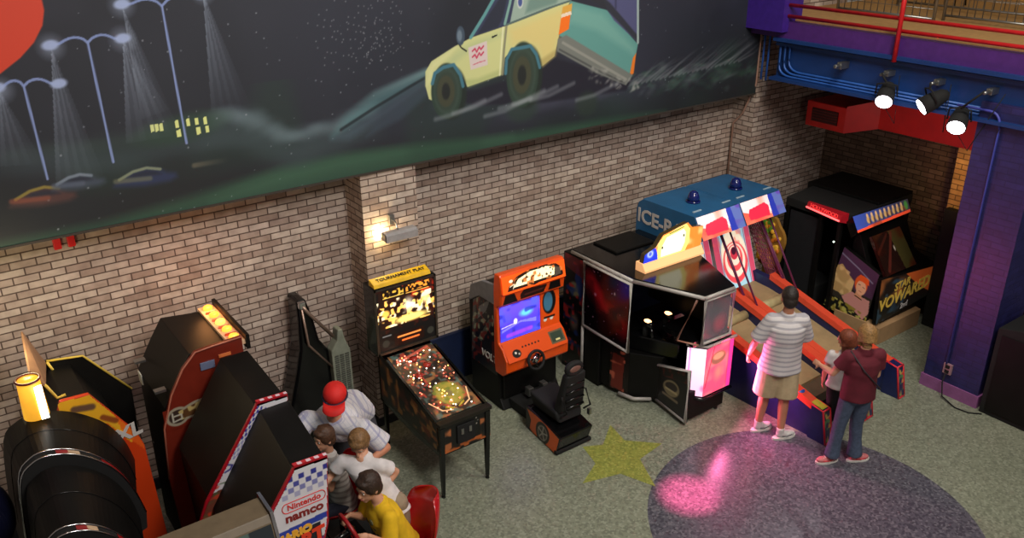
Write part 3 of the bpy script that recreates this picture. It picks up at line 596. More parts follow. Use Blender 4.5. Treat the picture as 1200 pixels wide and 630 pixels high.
for s, x in ((1, 3.68), (-1, 3.83)): MB().tube([(x - s * .03, YF + .17, pz(YF + .17) - .002), (x + s * .05, YF + .13, pz(YF + .13) - .002)], [.012, .007], 8).build('flipper', M('flipper_yellow', (220, 190, 60), .3), t)
for s, sx in ((0, X0 + .005), (1, X1 - .055)):
    for yy, zt in ((YF - .01, .80), (7.08, .95)):
        MB().hexa([(sx, yy, 0.03), (sx + .03, yy, .03), (sx + .03, yy + .03, .03), (sx, yy + .03, .03)], [(sx - .005, yy - .006, zt), (sx + .05, yy - .006, zt), (sx + .05, yy + .05, zt), (sx - .005, yy + .05, zt)]).cyl((sx + .015, yy + .015, 0), (sx + .015, yy + .015, .03), .022, .014, 12).build('leg', BLACKG, t)
BX0, BX1, BY = 3.40, 4.10, 7.0
MB().prism([(BY, 1.13), (BY - .0, 1.88), (BY + .22, 1.88), (BY + .22, 1.13)], 'x', BX0, BX1).build('backbox', BLACKG, t, .008)
MB().box((BX0 - .004, BY - .02, 1.14), (BX0 + .02, BY, 1.87)).box((BX1 - .02, BY - .02, 1.14), (BX1 + .004, BY, 1.87)).box((BX0, BY - .02, 1.85), (BX1, BY, 1.87)).box((BX0, BY - .02, 1.14), (BX1, BY, 1.165)).build('backglass_frame', M('worn_steel', (90, 84, 74), .4, .8), t)
def p_back(c):
    c.fill((12, 9, 8)); c.poly([(.03, .05), (c.w - .02, .05), (c.w - .02, c.h - .02), (.03, c.h - .02)], (30, 14, 8))
    c.blot(.07, (190, 40, 16), .55, .7, .9, 1, (c.X > .3) * (c.Y > .22)); c.blot(.06, (255, 236, 190), .5, .66, 1, 2, (c.Y < .36) * (c.Y > .06)); c.blot(.035, (250, 190, 90), .55, .7, 1, 3, (c.Y < .36) * (c.Y > .06)); c.blot(.03, (40, 12, 6), .66, .76, 1, 5)
    c.ell(.38, .11, .25, .055, (255, 226, 120), 1, .5); c.ell(.10, .22, .055, .05, (250, 190, 80), 1, .5); c.ell(.36, .26, .08, .11, (255, 244, 220), .9, .9); c.ell(.56, .26, .06, .07, (255, 222, 150), .9, .8)
    c.poly([(.07, .385), (.62, .385), (.62, .47), (.07, .47)], (20, 10, 6)); 
    c.blot(.022, (220, 170, 60), .35, .5, .95, 15, (c.Y > .39) * (c.Y < .465) * (c.X > .08) * (c.X < .31)); c.blot(.022, (236, 150, 50), .35, .5, .95, 16, (c.Y > .40) * (c.Y < .47) * (c.X > .34) * (c.X < .61)); c.line([(.08, .39), (.31, .39)], .012, (240, 200, 90)); c.line([(.34, .385), (.6, .385)], .012, (240, 180, 80))
art('backglass', [(BX0 + .02, BY - .001, 1.36), (BX1 - .02, BY - .001, 1.36), (BX1 - .02, BY - .001, 1.85), (BX0 + .02, BY - .001, 1.85)], p_back, t, 220, emit=1.15)
def p_dmd(c):
    c.fill((9, 9, 9)); c.poly([(.18, .03), (.52, .03), (.52, .16), (.18, .16)], (26, 8, 4)); c.line([(.22, .12), (.48, .12)], .028, (255, 150, 70)); c.line([(.27, .07), (.46, .07)], .028, (255, 120, 50)); c.line([(.05, .17), (.14, .17)], .02, (130, 130, 130), .8)
    for x in (.08, .60): c.ell(x, .085, .045, .045, (40, 40, 34), 1, .2)
art('dot_display', [(BX0 + .02, BY - .001, 1.165), (BX1 - .02, BY - .001, 1.165), (BX1 - .02, BY - .001, 1.36), (BX0 + .02, BY - .001, 1.36)], p_dmd, t, 220, emit=.9)
YEL = M('topper_yellow', (226, 178, 30), .45)
tp = MB().hexa([(BX0 + .01, BY - .015, 1.885), (BX1 - .05, BY - .015, 1.885), (BX1 - .05, BY + .1, 1.885), (BX0 + .01, BY + .1, 1.885)], [(BX0 + .01, BY + .0, 1.92), (BX1 - .05, BY + .0, 1.92), (BX1 - .05, BY + .1, 1.95), (BX0 + .01, BY + .1, 1.95)]).build('topper', YEL, t, .004)
text('lettering', 'TOURNAMENT PLAY', (3.74, BY + .048, 1.938), (1, 0, 0), (0, .96, .28), .058, M('ink_black', (14, 12, 10), .6, vary=0), tp, bold=.001)

# ================================================================== ORANGE RACING CABINET
t = thing('racing_cabinet', 'orange racing arcade cabinet with a blue screen, wheel and detached black seat', 'arcade game', (5.2, 6.9, 0))
OR = M('orange_plastic', (236, 84, 20), .32, vary=.05, coat=.2)
A0, A1 = 4.82, 5.70
MB().prism([(6.93, 0.12), (6.85, 0), (7.5, 0), (7.52, 1.15), (7.44, 1.38), (7.2, 1.50), (6.96, 1.55)], 'x', A0 + .02, A1 - .03).build('cabinet_body', BLACK, t, .02, seg=3)
GREYP = M('grey_side_plastic', (116, 116, 122), .4)
MB().prism([(7.28, 1.30), (7.50, 1.16), (7.45, 1.38), (7.22, 1.51), (6.99, 1.545), (6.99, 1.30)], 'x', A0 + .0, A0 + .04).build('side_cap', GREYP, t, .01)
def p_volt(c):
    c.fill((20, 20, 22)); c.poly([(0, .1), (.07, .2), (.07, .95), (0, .95)], (84, 84, 84)); c.poly([(.12, .35), (.36, .62), (.44, .58), (.2, .32)], (90, 92, 84)); c.poly([(.1, .62), (.3, .72), (.4, .85), (.14, .8)], (112, 112, 116)); c.blot(.05, (160, 166, 140), .62, .76, .9, 3, (c.Y > .35)); c.blot(.05, (120, 36, 26), .68, .8, .9, 5)
    c.line([(.1, .78), (.4, .45)], .012, (170, 40, 34)); c.poly([(0, .2), (.55, .06), (.55, .12), (0, .27)], (110, 30, 26), .6)
art('side_artwork', [(A0 + .019, 7.48, .42), (A0 + .019, 6.96, .42), (A0 + .019, 6.96, 1.5), (A0 + .019, 7.42, 1.2)], p_volt, t, 140)
text('lettering', 'VOLT', (A0 + .012, 7.12, .60), (0, -1, 0), (0, 0, 1), .12, M('ink_white', (214, 210, 206), .5, vary=0), t, bold=.003, shear=.15)
# orange shell: swept side profile with window cut outs built as a frame
prof = [(7.02, 1.44), (6.78, 1.44), (6.74, 1.50), (6.80, 1.665), (6.90, 1.715), (7.10, 1.69), (7.12, 1.5)]
MB().prism([(6.98, .47), (6.84, .47), (6.76, .54), (6.76, .68), (6.84, .80), (6.92, .86), (6.94, 1.28), (6.87, 1.325), (6.86, 1.45), (6.835, 1.47), (6.87, 1.66), (6.89, 1.69), (6.98, 1.68), (7.0, 1.5), (7.0, .6)], 'x', A0, A1).build('bezel_shell', OR, t, .025, seg=3)
def p_mq(c):
    c.fill((236, 84, 20)); AR = [(.06, .02), (.10, .10), (.20, .165), (.36, .20), (.58, .205), (.74, .18), (.82, .12), (.83, .03)]; c.poly(AR, (30, 18, 12)); c.poly([(.14, .05), (.22, .13), (.38, .175), (.60, .18), (.72, .15), (.74, .06)], (255, 240, 190)); c.blot(.05, (200, 110, 50), .58, .72, .9, 5, c.inside(AR)); c.blot(.03, (60, 30, 16), .68, .8, .9, 9, c.inside(AR)); c.poly([(.70, .04), (.80, .05), (.79, .12), (.72, .15)], (70, 60, 50)); c.line([(.10, .07), (.16, .09), (.14, .04)], .012, (236, 220, 190)); c.line([(.36, .05), (.42, .02), (.56, .05)], .02, (20, 16, 14)); c.ell(.12, .13, .03, .02, (230, 220, 190), 1, .3)
art('marquee', [(A0 + .01, 6.83, 1.47), (A1 - .01, 6.83, 1.47), (A1 - .01, 6.867, 1.665), (A0 + .01, 6.867, 1.665)], p_mq, t, 200, emit=.9, off=.006)
def p_low(c):
    c.fill((236, 84, 20)); c.poly([(.02, .0), (.22, .0), (.17, .11), (.05, .11)], (16, 14, 14)); c.poly([(.26, .01), (.58, .01), (.62, .1), (.3, .12), (.25, .07)], (40, 18, 12)); c.line([(.32, .05), (.56, .06)], .03, (90, 40, 30)); c.poly([(.64, .01), (.82, .01), (.8, .11), (.66, .11)], (16, 14, 14))
art('speaker_panel', [(A0 + .01, 6.866, 1.335), (A1 - .01, 6.866, 1.335), (A1 - .01, 6.855, 1.452), (A0 + .01, 6.855, 1.452)], p_low, t, 180, off=.004)
def p_scr(c):
    c.grad((50, 40, 190), (96, 70, 236)); c.blot(.12, (60, 90, 240), .4, .8, .6, 3); c.ell(.36, .27, .12, .06, (90, 190, 240), .9, .6); c.poly([(0, .1), (.28, .17), (.5, .12), (.5, .17), (.28, .19), (0, .13)], (120, 120, 255), .7); c.blot(.06, (30, 34, 130), .6, .8, .7, 7); c.ell(.21, .2, .03, .04, (250, 240, 250), 1, .5); c.line([(.02, .16), (.2, .18)], .012, (230, 220, 255), .8); c.line([(.1, .05), (.42, .06)], .03, (170, 60, 200), .6, .02); c.poly([(0, 0), (.55, 0), (.55, .03), (0, .03)], (60, 60, 200), .7)
art('screen', [(A0 + .03, 6.918, .86), (A0 + .58, 6.918, .86), (A0 + .58, 6.94, 1.275), (A0 + .03, 6.94, 1.275)], p_scr, t, 160, emit=1.6, off=.012)
def p_gauge(c):
    c.fill((236, 84, 20)); c.ell(.12, .30, .10, .16, (20, 18, 18), 1, .1); c.ell(.105, .30, .07, .13, (66, 120, 150), 1, .15); c.ell(.06, .09, .03, .03, (220, 220, 210), 1, .3); c.ell(.15, .09, .03, .03, (220, 220, 210), 1, .3); c.poly([(.04, .1), (.2, .1), (.2, .12), (.04, .12)], (30, 20, 16))
art('gauge_panel', [(A0 + .60, 6.92, .86), (A1 - .02, 6.92, .86), (A1 - .02, 6.94, 1.275), (A0 + .60, 6.94, 1.275)], p_gauge, t, 160, emit=.15, off=.006)
def p_dash(c):
    c.fill((236, 84, 20)); c.ell(.14, .08, .06, .05, (16, 14, 14), 1, .1); c.ell(.13, .09, .018, .018, (240, 236, 220), 1, .4); c.ell(.17, .07, .014, .014, (230, 220, 200), 1, .4)
    for k in range(6): c.ell(.24 + k * .045, .13, .015, .012, (30, 22, 20), 1, .3)
    c.poly([(.62, .04), (.82, .04), (.82, .19), (.62, .19)], (110, 96, 70)); c.poly([(.64, .06), (.8, .06), (.8, .17), (.64, .17)], (54, 70, 56)); c.poly([(.69, .07), (.75, .07), (.75, .09), (.69, .09)], (240, 230, 160))
art('dashboard', [(A0 + .02, 6.745, .665), (A1 - .03, 6.745, .665), (A1 - .03, 6.89, .845), (A0 + .02, 6.89, .845)], p_dash, t, 200, off=.012)
wl = MB().tube([(5.17 + .105 * math.cos(a), 6.68 + .03 * math.sin(a), .64 + .10 * math.sin(a)) for a in [2 * PI * k / 24 for k in range(24)]], .017, 8, close=True).build('steering_wheel', RUB, t)
MB().ball((5.17, 6.69, .64), (.05, .02, .045), 14, 8).build('wheel_hub', CHROME, wl)
m = MB()
for a in (0.3, PI - .3, -PI / 2): m.tube([(5.17, 6.69, .64), (5.17 + .105 * math.cos(a), 6.68 + .03 * math.sin(a), .64 + .10 * math.sin(a))], .012, 6)
m.tube([(5.17, 6.69, .64), (5.22, 6.72, .68)], .025, 10); m.build('wheel_spoke', BLACKG, wl)
MB().prism([(6.97, .5), (6.97, .15), (6.90, .12), (6.90, .5)], 'x', A0 + .06, A1 - .08).build('knee_panel', BLACK, t, .01)
for x in (5.1, 5.3): MB().box((x, 6.72, .16), (x + .07, 6.8, .26)).build('pedal', STEEL, t, .004)
MB().box((4.95, 6.35, 0), (5.55, 6.9, .12)).build('floor_platform', BLACKM, t, .01)
# seat pedestal
MB().hexa([(4.80, 5.86, .015), (5.24, 5.86, .015), (5.30, 6.45, .015), (4.86, 6.45, .015)], [(4.82, 5.80, .22), (5.26, 5.80, .22), (5.32, 6.45, .28), (4.86, 6.45, .28)]).build('seat_pedestal', BLACKG, t, .015)
def p_ped(c):
    c.fill((16, 14, 14)); c.poly([(.02, .22), (.10, .13), (.08, .02), (.14, 0), (.62, 0), (.60, .22), (.3, .25)], (226, 96, 36)); c.ell(.33, .10, .135, .135, (14, 13, 13), 1, .08); c.ell(.33, .10, .10, .10, (130, 124, 116), 1, .1); c.ell(.33, .1, .08, .08, (60, 56, 52), 1, .15)
    for k in range(5):
        a = k * 2 * PI / 5 + .3; c.line([(.33, .1), (.33 + .085 * math.cos(a), .1 + .085 * math.sin(a))], .026, (170, 164, 156))
art('pedestal_artwork', [(4.86, 6.45, .015), (4.80, 5.86, .015), (4.82, 5.80, .22), (4.86, 6.45, .28)], p_ped, t, 240, off=.003)
MB().box((4.79, 5.83, .01), (5.27, 5.88, .05)).build('kick_edge', BLACKM, t, .008)
st = MB().hexa([(4.92, 5.95, .28), (5.24, 5.95, .28), (5.24, 6.42, .28), (4.92, 6.42, .28)], [(4.90, 6.0, .40), (5.26, 6.0, .40), (5.26, 6.46, .45), (4.90, 6.46, .45)]).build('seat', RUB, t, .03, seg=3)
MB().hexa([(4.93, 5.97, .38), (5.27, 5.97, .38), (5.27, 6.09, .38), (4.93, 6.09, .38)], [(4.97, 5.90, .86), (5.23, 5.90, .86), (5.23, 5.99, .86), (4.97, 5.99, .86)]).build('backrest', RUB, t, .03, seg=3)
MB().tube([(5.08 + .09 * math.cos(a), 5.93, .92 + .055 * math.sin(a)) for a in [2 * PI * k / 20 for k in range(20)]], .032, 8, close=True).ball((5.08, 5.94, .92), (.12, .03, .07), 16, 8).build('headrest', RUB, t)
MB().ball((5.08, 5.905, .92), (.075, .012, .036), 16, 8).build('headrest_badge', M('badge', (120, 84, 74), .4), t)
for x in (4.93, 5.25): MB().tube([(x, 5.95, .36), (x + .01, 5.86, .45), (x, 5.93, .62)], .012, 6).build('belt_strap', BLACKM, t)
for k in range(4): MB().tube([(4.98, 5.925 - .0, .46 + k * .09), (5.22, 5.925, .46 + k * .09)], .014, 8).build('back_rib', BLACKG, t)
MB().box((5.27, 5.88, .30), (5.30, 5.92, .37)).build('buckle', STEEL, t)

# ================================================================== BIG SHOOTING CABINET
t = thing('shooting_cabinet', 'big black shooting arcade cabinet with silver edges, glowing marquee and pink lightbox', 'arcade game', (6.6, 6.2, 0))
SIL = M('silver_trim', (176, 170, 164), .45, metal=.1)
HEX = [(6.05, 7.15), (6.05, 6.12), (6.35, 5.37), (6.79, 5.36), (7.14, 6.2), (7.12, 7.15)]
MB().prism(HEX, 'z', 1.53, 1.60).build('canopy_roof', BLACKG, t, .004)
def edge_trim(P, z, r): return [(x, y, z) for x, y in P]
for a, b in ((1, 2), (2, 3), (0, 1)): 
    p, q = HEX[a], HEX[b]; MB().tube([(p[0], p[1], 1.565), (q[0], q[1], 1.565)], .022, 8).build('edge_trim', SIL, t)
MB().box((6.35, 6.72, 1.6), (6.95, 7.13, 1.625)).build('roof_hatch', BLACK, t, .01)
# screen housing at the back and its left side
MB().prism([(6.05, 6.62), (6.05, 7.3), (7.12, 7.3), (7.12, 6.62)], 'z', 0, 1.53).build('screen_housing', BLACK, t, .01)
MB().box((6.2, 6.595, .85), (7.0, 6.62, 1.42)).build('screen', M('dark_screen', (12, 14, 24), .1, emit=.12), t)
def p_hs(c):
    c.fill((14, 12, 14)); c.ell(.2, 1.05, .12, .11, (130, 124, 96), .9, .3); c.ell(.2, .62, .11, .16, (120, 100, 90), .8, .6); c.blot(.08, (30, 50, 110), .6, .75, .9, 3); c.blot(.06, (170, 40, 40), .68, .8, .9, 5); c.poly([(0, 1.3), (.5, 1.2), (.5, 1.4), (0, 1.5)], (120, 26, 36), .7)
art('side_artwork', [(6.05, 7.28, .06), (6.05, 6.92, .06), (6.05, 6.92, 1.52), (6.05, 7.28, 1.52)], p_hs, t, 110)
def silverframe(name, C4, r=.022, par=None):
    P = [Vector(p) for p in C4]; m = MB(); m.tube([tuple(p) for p in P], r, 8, close=True); return m.build(name, SIL, par or t)
LP = [(6.03, 6.90, .72), (6.03, 6.13, .70), (6.03, 6.13, 1.53), (6.03, 6.90, 1.53)]
MB().box((6.035, 6.13, .70), (6.06, 6.90, 1.53)).build('left_panel', BLACKG, t)
def p_neb(c):
    c.fill((14, 8, 12)); c.line([(.08, .62), (.3, .42), (.6, .26), (.76, .22)], .10, (130, 16, 24), .8, .16); c.line([(.12, .6), (.4, .36)], .05, (180, 30, 36), .6, .08); c.blot(.12, (8, 6, 10), .5, .8, .6, 4); c.dots(24, (190, 150, 180), .009, 5, .9); c.ell(.18, .47, .03, .03, (190, 130, 160), .9, .8); c.ell(.5, .6, .02, .03, (220, 200, 200), .9, .8)
art('nebula_artwork', [(6.035, 6.88, .73), (6.035, 6.15, .71), (6.035, 6.15, 1.51), (6.035, 6.88, 1.51)], p_neb, t, 130, rough=.2)
silverframe('panel_frame', LP)
MB().tube([(6.03, 6.90, .72), (6.03, 6.90, .05)], .018, 8).build('frame_post', SIL, t)
# deck with guns
MB().prism([(6.08, 6.62), (6.14, 6.2), (6.36, 5.9), (7.0, 5.9), (7.08, 6.62)], 'z', 0.05, .62).build('lower_deck', BLACK, t, .01)
def p_lw(c): c.fill((22, 10, 10)); c.poly([(.02, .02), (.18, 0), (.19, .45), (.03, .47)], (110, 36, 26)); c.blot(.05, (190, 96, 70), .6, .75, .9, 3, (c.X < .2))
art('deck_artwork', [(6.08, 6.45, .08), (6.14, 6.2, .08), (6.14, 6.2, .6), (6.08, 6.45, .6)], p_lw, t, 140)
MB().prism([(6.18, 6.3), (6.45, 5.75), (6.95, 5.75), (7.05, 6.3)], 'z', .62, .82).build('control_console', BLACKG, t, .02)
for i, (gx, gy) in enumerate(((6.30, 6.14), (6.62, 6.14))):
    g_ = MB().tube([(gx, gy, .82), (gx, gy, .95)], .03, 12).build('gun_mount', BLACKM, t)
    MB().tube([(gx - .02, gy - .12, 1.0), (gx, gy, .97), (gx + .04, gy + .2, .95)], [.03, .04, .022], 12).build('gun_body', BLACKG, g_)
    MB().tube([(gx - .02, gy - .1, .98), (gx - .03, gy - .15, .86)], .02, 10).build('gun_grip', BLACKG, g_)
    MB().ball((gx - .01, gy - .04, 1.02), (.035, .05, .016), 12, 8).build('gun_light', M('gun_glow', (255, 190, 130), .3, emit=3.5, vary=0), g_)
# base rail
MB().tube([(6.09, 6.3, .06), (6.14, 6.1, .06), (6.3, 5.98, .06)], .022, 8).build('base_rail', SIL, t)
# front kiosk carrying the lightbox
MB().prism([(6.30, 5.44), (6.36, 5.95), (6.9, 5.95), (6.9, 5.44)], 'z', .05, .40).build('kiosk_base', BLACK, t, .006)
KP = [(6.35, 5.98, .06), (6.27, 5.42, .06), (6.27, 5.42, .70), (6.35, 5.98, .50)]
def p_logo(c): c.fill((18, 12, 13)); c.ell(.3, .28, .16, .11, (150, 136, 100), .95, .15); c.ell(.3, .30, .12, .06, (40, 30, 28), .9, .2); c.line([(.2, .26), (.4, .24)], .035, (190, 176, 130)); c.line([(.16, .17), (.42, .15)], .05, (130, 116, 90)); c.blot(.05, (120, 30, 20), .6, .8, .6, 5, (c.Y > .4))
MB().slab(KP, .03).build('kiosk_side', BLACKG, t)
art('kiosk_artwork', KP, p_logo, t, 150)
silverframe('kiosk_frame', KP)
MB().hexa([(6.345, 5.54, .30), (6.47, 5.38, .30), (6.90, 5.38, .30), (6.93, 5.7, .30)], [(6.345, 5.54, .95), (6.47, 5.38, .95), (6.90, 5.38, .95), (6.93, 5.7, .95)]).build('lightbox', BLACKG, t, .004)
def p_lb1(c): c.grad((255, 196, 226), (255, 236, 250)); c.ell(.2, .1, .05, .06, (240, 90, 150), .7, .8); c.line([(.03, 0), (.03, .6)], .02, (255, 120, 200), .8)
def p_lb2(c):
    c.fill((240, 92, 132)); c.blot(.1, (250, 150, 150), .4, .7, .8, 3); c.ell(.2, .43, .13, .09, (120, 100, 70), .85, .2); c.ell(.2, .45, .10, .05, (214, 170, 130), .9, .3); c.ell(.22, .24, .1, .14, (226, 190, 130), .55, .8); c.line([(.02, .1), (.12, .58)], .02, (190, 20, 60), .8); c.poly([(.37, 0), (.45, 0), (.45, .62), (.37, .62)], (236, 70, 170)); c.line([(.36, 0), (.36, .62)], .01, (150, 20, 60))
art('lightbox_left_face', [(6.345, 5.54, .33), (6.47, 5.38, .33), (6.47, 5.38, .92), (6.345, 5.54, .92)], p_lb1, t, 120, emit=1.0)
art('lightbox_front_face', [(6.47, 5.38, .33), (6.90, 5.38, .33), (6.90, 5.38, .92), (6.47, 5.38, .92)], p_lb2, t, 120, emit=.55)
for z in (.305, .955): MB().tube([(6.335, 5.55, z), (6.46, 5.365, z), (6.92, 5.365, z)], .018, 8).build('lightbox_trim', SIL if z > .9 else BLACKG, t)
text('lettering', 'CAMERA', (6.72, 5.34, .965), (1, 0, 0), (0, .2, 1), .035, M('ink_pink', (255, 120, 170), .5, emit=1, vary=0), t)
m = MB().box((6.40, 5.47, .02), (6.88, 5.9, .3)).build('kiosk_plinth', M('patterned_plinth', (46, 34, 38), .5, vary=.6, scale=30), t)
for (x, y) in ((6.32, 5.5), (6.82, 5.47), (6.4, 5.9)): MB().cyl((x, y, 0), (x, y, .05), .022, .022, 10).build('caster', RUB, t)
# upper glass window with silver frame
UW = [(6.37, 5.37, 1.02), (6.80, 5.36, 1.02), (6.80, 5.36, 1.53), (6.37, 5.37, 1.53)]
silverframe('window_frame', UW)
def p_uw(c): c.fill((30, 18, 20)); c.ell(.25, .14, .16, .16, (170, 30, 56), .8, .7); c.blot(.1, (96, 70, 60), .5, .8, .6, 3)
MB().box((6.40, 5.40, 1.04), (6.78, 5.42, 1.51)).build('window_back', BLACKG, t)
art('window_artwork', [(6.40, 5.40, 1.04), (6.78, 5.40, 1.04), (6.78, 5.40, 1.51), (6.40, 5.40, 1.51)], p_uw, t, 100, emit=.25, rough=.15)
MB().box((6.37, 5.375, 1.02), (6.80, 5.378, 1.53)).build('window_glass', M('clear_glass', (200, 200, 210), .05, alpha=.14, vary=0), t)
MB().tube([(6.35, 5.40, 1.0), (6.25, 5.62, 1.0), (6.33, 5.45, 1.52)], .014, 8).build('brace', M('copper_trim', (160, 110, 90), .4), t)
MB().prism([(6.33, 5.45), (6.36, 5.95), (6.88, 5.95), (6.88, 5.42)], 'z', .955, 1.02).build('kiosk_shelf', BLACKG, t)
MB().box((6.78, 5.42, 1.0), (6.82, 6.6, 1.53)).build('right_wall', BLACK, t)
MB().box((6.85, 5.7, 0.05), (7.1, 6.62, .6)).build('right_base', BLACK, t)
l = area('lightbox_glow', (6.66, 5.24, .62), (6.9, 4.6, .75), .35, 34, (1.0, .16, .42)); l.data.specular_factor = 0.1
# marquee
MQ = [(6.20, 6.18), (7.16, 6.18)]
MB().prism([(6.13, 1.6), (6.13, 1.62), (6.18, 1.70), (6.28, 1.70), (6.28, 1.6)], 'x', 6.23, 7.16).build('marquee_base', M('peach_light_strip', (255, 190, 130), .4, emit=.55, vary=0), t)
shape = [(6.24, 1.70), (6.26, 1.80), (6.42, 1.85), (6.52, 1.97), (6.90, 2.03), (6.97, 1.96), (7.16, 1.93), (7.14, 1.70)]
m = MB().prism(shape, 'y', 6.18, 6.24).build('marquee_box', M('marquee_rim', (70, 56, 30), .4), t, .006)
def p_mq2(c):
    q = lambda x, z: (x - 6.21, z - 1.70)
    c.fill((235, 130, 50)); c.blot(.09, (255, 200, 130), .4, .7, .9, 3); c.poly([q(6.2, 1.69), q(6.2, 1.86), q(6.42, 1.84), q(6.48, 1.69)], (40, 60, 210)); c.ell(.13, .09, .06, .055, (190, 206, 255), 1, .5); c.ell(.13, .09, .03, .03, (70, 90, 220), .9, .4)
    c.poly([q(6.46, 1.69), q(6.44, 1.82), q(6.52, 1.955), q(6.88, 2.02), q(6.94, 1.95), q(6.94, 1.80), q(6.88, 1.69)], (240, 220, 120)); c.poly([q(6.50, 1.71), q(6.50, 1.82), q(6.58, 1.93), q(6.84, 1.97), q(6.88, 1.92), q(6.87, 1.80), q(6.82, 1.71)], (255, 250, 214)); c.line([q(6.62, 1.96), q(6.84, 1.995)], .016, (90, 84, 30)); c.ell(.31, .12, .015, .02, (40, 40, 20), 1, .3); c.ell(.64, .19, .015, .02, (40, 40, 20), 1, .3)
def clip_art(name, polyXZ, Y, paint, parent, ppm, emit):
    o = art(name, [(6.21, Y, 1.70), (7.16, Y, 1.70), (7.16, Y, 2.03), (6.21, Y, 2.03)], paint, parent, ppm, emit)
    bm = bmesh.new(); bm.from_mesh(o.data); off = rootloc(o.parent); P = [(x - off.x, z - off.z) for x, z in polyXZ]
    kill = []
    for f in bm.faces:
        c = f.calc_center_median(); ins = False; j = len(P) - 1
        for i in range(len(P)):
            if (P[i][1] > c.z) != (P[j][1] > c.z) and c.x < (P[j][0] - P[i][0]) * (c.z - P[i][1]) / (P[j][1] - P[i][1]) + P[i][0]: ins = not ins
            j = i
        if not ins: kill.append(f)
    bmesh.ops.delete(bm, geom=kill, context='FACES'); bm.to_mesh(o.data); bm.free(); return o
clip_art('marquee_face', shape, 6.18, p_mq2, t, 200, 1.0)

